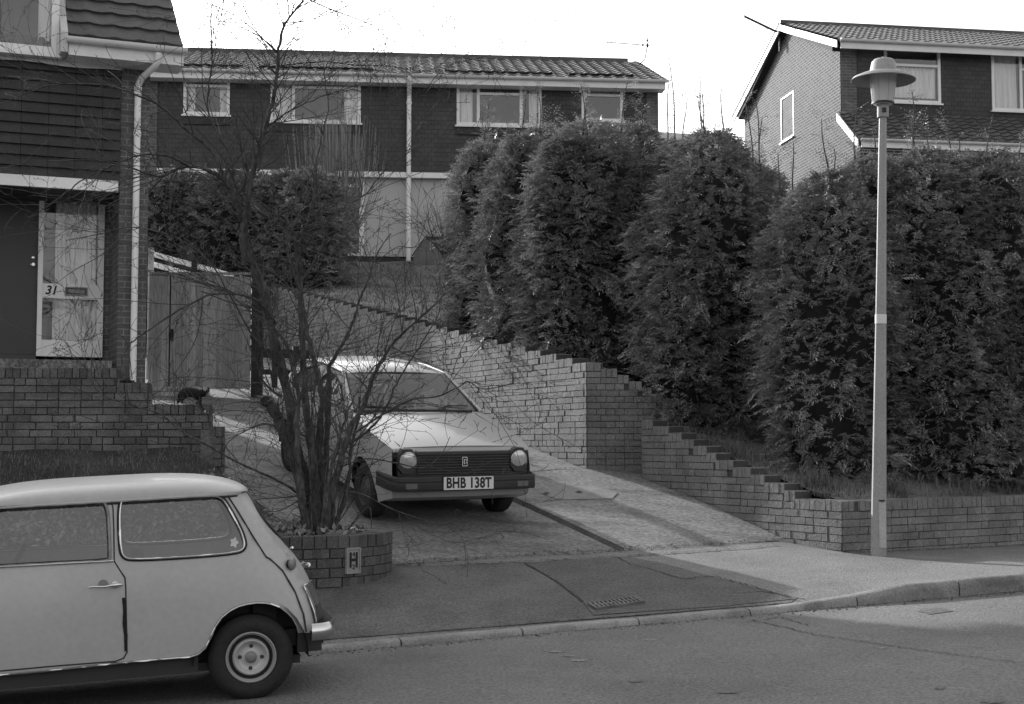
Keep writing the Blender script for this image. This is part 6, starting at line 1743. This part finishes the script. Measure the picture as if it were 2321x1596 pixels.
for kind, pts, r0, r1, nt in limb_data:
    wp = spline(LP(pts), 5); n = len(wp)
    if r0 > .008: wp = wp + np.array([[TG.gauss(0, .004), TG.gauss(0, .008), 0] for _ in range(n)])
    rr = np.linspace(0, 1, n); rr = r0 + (r1 - r0) * rr ** .8
    if kind == 'trunk': rr = rr * .82
    if kind == 'trunk': rr = rr * (1 + .1 * np.clip(1 - np.arange(n) / n * 2.2, 0, 1)) * (1 + .10 * np.sin(np.arange(n) * 1.3))
    (TT if kind == 'trunk' else TB_).add(wp, rr, 10 if kind == 'trunk' else 6)
    for _ in range(int(nt * (1.22 if kind == 'branch' else 1.1))):
        i = int(n * (TG.random() ** .7) * .96) if kind == 'branch' else int(n * (.38 + .6 * TG.random()))
        i = max(1, min(n - 2, i)); t = wp[i + 1] - wp[i]; t /= np.linalg.norm(t)
        q = np.array([TG.gauss(0, 1), TG.gauss(0, .7), TG.gauss(0, .8)]); q -= t * q.dot(t); q /= np.linalg.norm(q)
        a = TG.uniform(.4, 1.15); dd = t * math.cos(a) + q * math.sin(a)
        L = TG.uniform(.28, 1.25) * (1.0 if kind == 'branch' else .8)
        twig(TW, BUD, wp[i], dd, L, min(.0052, rr[i] * .5), 2, droop=.5, up=.35, wild=.8, kids=.55)
tr_o = TT.build('trunk', M['bark'], tree); TB_.build('branch', M['bark'], tree)
tw_o = TW.build('twigs', M['twig'], tree)
bp = np.array([b[0] for b in BUD]); nb_ = len(bp)
ofs = np.array([[1, 0, 0], [-.5, .87, 0], [-.5, -.87, 0]]) * .0042
V = np.concatenate([bp[:, None] + ofs[None] + np.array([0, 0, -.003]), bp[:, None] + np.array([[[0, 0, .012]]])], 1).reshape(-1, 3); b4 = np.arange(nb_)[:, None] * 4
F = (b4[:, None, :] + np.array([[0, 1, 3], [1, 2, 3], [2, 0, 3]])[None]).reshape(-1, 3)
fast_mesh('buds', V, F, M['twig'], tree)
print('twigs', TW.n, 'buds', nb_)

# ---------------------------------------------------------------- conifers
SPR = None
def sprays(points, normals, size, seed, nl=7, leaf=(.075, .020), droop=.35):
    """feathery sprays: each is a curved axis with paired narrow leaflets"""
    g = np.random.default_rng(seed); n = len(points)
    up = np.array([0, 0, 1.])
    ax = normals + g.normal(0, .38, (n, 3)) + up * g.uniform(-.05, .55, n)[:, None]; ax /= np.linalg.norm(ax, axis=1)[:, None]
    sd = np.cross(ax, up) + g.normal(0, .45, (n, 3)); sd -= ax * (sd * ax).sum(1)[:, None]; sd /= np.linalg.norm(sd, axis=1)[:, None] + 1e-9
    L = size * g.uniform(.6, 1.35, n); Vs = []; Fs = []; base = 0
    for k in range(nl):
        t = (k + .6) / nl; c = points + ax * (L * t)[:, None] + np.array([0, 0, -1.]) * (L * droop * t * t)[:, None]
        for s in (1, -1) if k < nl - 1 else (0,):
            d = ax * .75 + sd * s * .85 + np.array([0, 0, -droop * t]); d = d + g.normal(0, .16, (n, 3)); d /= np.linalg.norm(d, axis=1)[:, None]
            ll = leaf[0] * (1.15 - .55 * t) * g.uniform(.75, 1.3, n) * (1.3 if s == 0 else 1); w = np.cross(d, np.cross(ax, sd)) ; w /= np.linalg.norm(w, axis=1)[:, None] + 1e-9
            w = w * (leaf[1] * .5 * g.uniform(.7, 1.3, n))[:, None]
            mid = c + d * (ll * .5)[:, None]; tip = c + d * ll[:, None] + np.array([0, 0, -.012])
            Vs.append(np.stack([c, mid + w, tip, mid - w], 1).reshape(-1, 3)); b = base + np.arange(n) * 4; Fs.append(np.stack([b, b + 1, b + 2, b + 3], 1)); base += n * 4
    return np.concatenate(Vs), np.concatenate(Fs)

def conifer(name, label, cols, seed, dens=310, group=None, size=.18, leaf=(.062, .0135), shoots=6, trunk=True, cat='conifer', mats='conifer', shoot_h=(.3, .8)):
    """cols: list of columns (x, y, z_base, z_top, r_max, shape). Together they make one crown."""
    g = np.random.default_rng(seed); x0, y0, zb = cols[0][:3]
    root = empty(name, (x0, y0, zb), label, cat, group)
    PP, NN = [], []; core = MB()
    for ci, (cx, cy, z0, z1, R0, lowf) in enumerate(cols):
        H = z1 - z0; ph = g.uniform(0, 6.28, 8)
        def rad(t, a):
            base = np.where(t < .25, lowf + (1 - lowf) * (t / .25), 1.0) * np.where(t > .45, np.maximum(0, 1 - ((t - .45) / .56) ** (2.6 + .6 * np.sin(ph[6]))), 1.0) ** .62
            lump = 1 + .15 * np.sin(a * 3 + ph[0] + t * 5) + .12 * np.sin(a * 5 + ph[1] - t * 11) + .10 * np.sin(a * 2 + ph[2] + t * 17) + .07 * np.sin(a * 9 + ph[3] + t * 23) + .20 * np.maximum(0, np.sin(a * 6 + ph[4] + t * 13) * np.sin(t * 21 + ph[5] + a * 2)) ** 1.5
            return R0 * base * lump
        N = int(dens * 2 * math.pi * R0 * H)
        t = g.uniform(0, 1, N) ** .95; a = g.uniform(0, 2 * np.pi, N); dep = 1 - np.abs(g.normal(0, .16, N))
        r_ = rad(t, a) * np.clip(dep + (g.uniform(0, 1, N) < .06) * g.uniform(0, .22, N), .45, 1.25)
        PP.append(np.stack([cx + np.cos(a) * r_, cy + np.sin(a) * r_, z0 + t * H], 1)); NN.append(np.stack([np.cos(a), np.sin(a), .25 + .9 * np.clip(t - .6, 0, 1)], 1))
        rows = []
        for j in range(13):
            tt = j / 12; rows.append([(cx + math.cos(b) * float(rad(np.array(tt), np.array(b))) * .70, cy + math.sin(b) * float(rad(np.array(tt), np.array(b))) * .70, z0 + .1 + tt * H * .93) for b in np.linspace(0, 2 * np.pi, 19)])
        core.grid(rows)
    PP = np.concatenate(PP); NN = np.concatenate(NN)
    # bias towards the lumps: drop some points in low-frequency holes
    hole = np.sin(PP[:, 0] * 5.1 + PP[:, 2] * 3.3) * np.sin(PP[:, 1] * 4.7 - PP[:, 2] * 5.9) * np.sin(PP[:, 2] * 7.7 + PP[:, 0] * 2.1)
    keep = hole < g.uniform(.05, 1.1, len(PP)); PP = PP[keep]; NN = NN[keep]
    # leading shoots rising out of the top
    SP, SN = [], []; T = Tubes()
    for i in range(shoots):
        cx, cy, z0, z1, R0, _ = cols[i % len(cols)]; a = g.uniform(0, 6.28); rr = R0 * g.uniform(0, .55); h = g.uniform(*shoot_h)
        zz = z1 - .25 - .35 * rr; p = np.array([cx + math.cos(a) * rr, cy + math.sin(a) * rr, zz]); q = p + np.array([g.normal(0, .08), g.normal(0, .08), h + .25])
        pts = np.array([p + (q - p) * s + np.array([.02 * math.sin(s * 6 + i), 0, 0]) for s in np.linspace(0, 1, 7)]); T.add(pts, np.linspace(.013, .005, 7), 4)
        for s in np.linspace(.15, 1, int(10 + h * 12)):
            b = g.uniform(0, 6.28); SP.append(p + (q - p) * s); SN.append([math.cos(b), math.sin(b), .55])
    V1, F1 = sprays(PP, NN, size, seed, leaf=leaf, nl=9)
    if SP:
        V2, F2 = sprays(np.array(SP), np.array(SN), size * 1.15, seed + 1, nl=6, leaf=(leaf[0] * .9, leaf[1] * .7), droop=.1)
        F1 = np.concatenate([F1, F2 + len(V1)]); V1 = np.concatenate([V1, V2])
    crown = fast_mesh('crown', V1, F1, M[mats], root)
    core.build('shaded_core', M['conifer_in'], root, smooth=True, recalc=False)  # near-black closed shell, coloured as the shade deep inside the crown
    if trunk:
        for cx, cy, z0, z1, R0, _ in cols[:1]:
            T.add([(cx, cy, z0 - .3), (cx, cy, z0 + (z1 - z0) * .5), (cx, cy, z1 - .1)], [.09, .06, .015], 8)
    T.build('trunk', M['bark'], root)
    return root

def col_px(xc, ytop, ybase, Y, wpx, lowf=.7):
    """column from picture measures: centre x, top y, base y, distance, width"""
    x, y, zt = P(xc, ytop, Y); zb = P(xc, ybase, Y)[2]
    return (x, Y, zb, zt, wpx / 2 * Y / FOC * 1.0, lowf)
GR = 'tall conifers behind the brick walls'
conifer('conifer', 'narrow dark conifer at the left end of the row, nearest the pale rendered house wall', [col_px(1094, 335, 775, 21.5, 145, .85), col_px(1110, 325, 790, 22.2, 140, .85)], 21, group=GR, shoots=4)
conifer('conifer', 'rounded conifer second from the left, hanging over the stepped wall above the pale car', [col_px(1185, 315, 800, 20.0, 190, .9), col_px(1230, 300, 820, 20.9, 170, .85), col_px(1250, 400, 830, 19.3, 150, .9)], 22, group=GR, shoots=5)
conifer('conifer', 'broad tall conifer in front of the right end of the tile-hung house', [col_px(1330, 288, 855, 19.2, 260, .9), col_px(1430, 292, 880, 20.2, 220, .9), col_px(1275, 330, 840, 18.9, 160, .95), col_px(1450, 420, 900, 19.0, 180, .9)], 23, group=GR, shoots=9)
conifer('conifer', 'conifer overhanging the stepped low wall, with feathery shoots against the sky', [col_px(1615, 310, 1005, 17.6, 300, .9), col_px(1700, 390, 1020, 18.0, 260, .9), col_px(1540, 330, 960, 18.9, 180, .9), col_px(1560, 600, 985, 17.4, 190, .9)], 24, group=GR, shoots=13, shoot_h=(.5, 1.25))
conifer('conifer', 'conifer immediately left of the street lamp column', [col_px(1880, 405, 1110, 15.9, 280, 1.0), col_px(1975, 372, 1105, 16.6, 250, .95), col_px(1800, 460, 1080, 16.8, 180, .9)], 25, group=GR, shoots=6)
conifer('conifer', 'wide dark conifer at the right edge, behind the street lamp', [col_px(2100, 352, 1092, 16.3, 310, 1.0), col_px(2235, 362, 1092, 16.4, 310, 1.0), col_px(2360, 372, 1080, 17.2, 260, .9)], 26, group=GR, shoots=9)
G2 = 'hedge conifers behind the slatted fence'
conifer('hedge_conifer', 'leftmost clipped conifer of the hedge above the board gate', [col_px(400, 398, 640, 31.5, 170, .95), col_px(350, 400, 640, 32, 150, .95), col_px(450, 400, 650, 31.5, 120, .95)], 31, dens=110, group=G2, size=.24, leaf=(.085, .026), shoots=0)
conifer('hedge_conifer', 'middle conifer of the hedge, behind the bare tree limbs', [col_px(530, 395, 665, 31, 180, .95), col_px(600, 402, 675, 31, 170, .95), col_px(490, 398, 660, 31.3, 120, .95)], 32, dens=110, group=G2, size=.24, leaf=(.085, .026), shoots=0)
conifer('hedge_conifer', 'right end conifer of the hedge, beside the sloping lawn', [col_px(705, 393, 698, 30.2, 165, .95), col_px(655, 398, 690, 30.6, 150, .95)], 33, dens=120, group=G2, size=.24, leaf=(.085, .026), shoots=0)

# pale upright willow-like shrub before the middle house
sh = empty('whip_shrub', P(768, 600, 32), 'upright shrub of many pale bare whips in front of the middle house', 'shrub')
TS = Tubes(); TGs = random.Random(5)
for i in range(280):
    a = TGs.gauss(0, 1); tx = 758 + 46 * a; ty = 225 + 75 * abs(TGs.gauss(0, 1)) + .5 * abs(tx - 760)
    b = np.array(P(768 + TGs.gauss(0, 7), 590, 32)); m_ = np.array(P(768 + (tx - 768) * .78 + TGs.gauss(0, 3), 455, 32 + TGs.gauss(0, .3))); q = np.array(P(tx, ty, 32 + TGs.gauss(0, .6)))
    pts = spline([b, m_, q], 6); TS.add(pts, np.linspace(.010, .0035, len(pts)), 4)
TS.build('whips', M['twig_light'], sh)
# small twiggy bush near the pierced wall
sh2 = empty('twiggy_bush', P(1005, 590, 33), 'small leafless bush beside the pierced block wall', 'shrub'); T2 = Tubes(); keep = TG; TG = random.Random(3)
for i in range(40): twig(T2, None, P(1015 + random.uniform(-12, 12), 585, 32.2), (random.gauss(-.2, .5), random.gauss(0, .4), 1), random.uniform(.8, 1.7), .008, 1, wild=.4, kids=.5)
T2.build('twigs', M['twig'], sh2)

# low leafy ground cover behind the foreground car and dead leaves in the planter
def leaves(name, pts, size, m, seed, kind='stuff', parent=None, tilt=.8):
    g = np.random.default_rng(seed); P_ = np.array(pts); n = len(P_)
    d = g.normal(0, 1, (n, 3)); d[:, 2] = np.abs(d[:, 2]) * tilt; d /= np.linalg.norm(d, axis=1)[:, None]
    w = np.cross(d, g.normal(0, 1, (n, 3))); w /= np.linalg.norm(w, axis=1)[:, None]; L = size * g.uniform(.6, 1.3, n)
    V = np.stack([P_, P_ + d * (L * .5)[:, None] + w * (L * .28)[:, None], P_ + d * L[:, None], P_ + d * (L * .5)[:, None] - w * (L * .28)[:, None]], 1).reshape(-1, 3)
    b = np.arange(n)[:, None] * 4; o = fast_mesh(name, V, b + np.array([[0, 1, 2, 3]]), M[m], parent)
    return tag(o, kind=kind)
pts = []
for i in range(7000):
    x = random.uniform(-5.9, -2.35); y = 12.25 + (x + 2.6) * .25 + abs(random.gauss(0, .42)); 
    if x > float(np.interp(y, [12.2, 14.1, 15.3], [-2.4, -2.7, -3.4])): continue
    pts.append((x, y, bank_z(x, y) + random.uniform(0, .26)))
for i in range(700):
    x = random.uniform(-3.0, -1.85); y = random.uniform(12.9, 13.7) if x > -2.35 else random.uniform(12.3, 13.9); pts.append((x, y, max(drive_z(x, y), bank_z(x, y)) + random.uniform(0, .09)))
leaves('ground_cover', pts, .055, 'ivy', 4)
pts = []
for i in range(420):
    a = random.uniform(0, 6.28); r_ = (PRD - .2) * math.sqrt(random.random()); pts.append((PC[0] + math.cos(a) * r_, PC[1] + math.sin(a) * r_, ZP - .04 + random.uniform(0, .07)))
leaves('leaf_litter', pts, .07, 'ivy', 6)

# pierced block wall beside the middle house
PW_ = Fr(P(967, 560, 33.6)[0], 33.6, 5)
pw = empty('pierced_block_wall', PW_(0, 0, 6), 'low wall with star pattern screen blocks at the foot of the middle house', 'wall')
def pw_(x, y): return PW_.hit(x, y)
M['block'] = mat('screen_block', .16, .9, .15, 3, .15, 40)
zt_, zb_ = pw_(967, 541)[1], pw_(967, 592)[1]; a0 = pw_(968, 560)[0]
mb = MB(); mb.box(PW_, a0, a0 + .07, -.1, .04, zb_ - .3, zt_); mb.box(PW_, a0 + .07, a0 + 2.6, -.08, .02, zb_ - .3, pw_(990, 568)[1]); mb.prism(lambda p, t: PW_(p[0], t, p[1]), [(a0 - .32, zb_ - .3), (a0, zb_ - .3), (a0, zt_ - .02), (a0 - .07, zt_ - .02), (a0 - .32, zt_ - .42)], -.1, .02)
mb.build('wall_base', M['block'], pw)
mb = MB(); mb.box(PW_, a0 - .03, a0 + 2.7, -.12, .06, zt_, zt_ + .045); mb.prism(lambda p, t: PW_(p[0], t, p[1]), [(a0 - .34, zt_ - .42), (a0 - .06, zt_ + .0), (a0 - .05, zt_ + .045), (a0 - .36, zt_ - .40)], -.11, .03); mb.build('coping', mat('dark_coping', .05, .9, .2, 3, 0), pw)
zq = pw_(990, 568)[1]; hb_ = zt_ - zq
for i in range(6):
    c = a0 + .08 + (i + .5) * .34; mb = MB(); r_ = hb_ / 2; cz_ = zq + r_
    mb.box(PW_, c - .165, c - .14, -.05, .02, zq, zt_ - .002); mb.box(PW_, c + .14, c + .165, -.05, .02, zq, zt_ - .002); mb.box(PW_, c - .14, c + .14, -.05, .018, zt_ - .03, zt_ - .003); mb.box(PW_, c - .14, c + .14, -.05, .018, zq, zq + .03)
    for k in range(4):
        an = R(22.5 + 45 * k); dx, dz = math.cos(an) * .15, math.sin(an) * r_; mb.tube([PW_(c - dx, -.015, cz_ - dz), PW_(c + dx, -.015, cz_ + dz)], .017, 4)
    mb.build('screen_block', M['block'], pw)
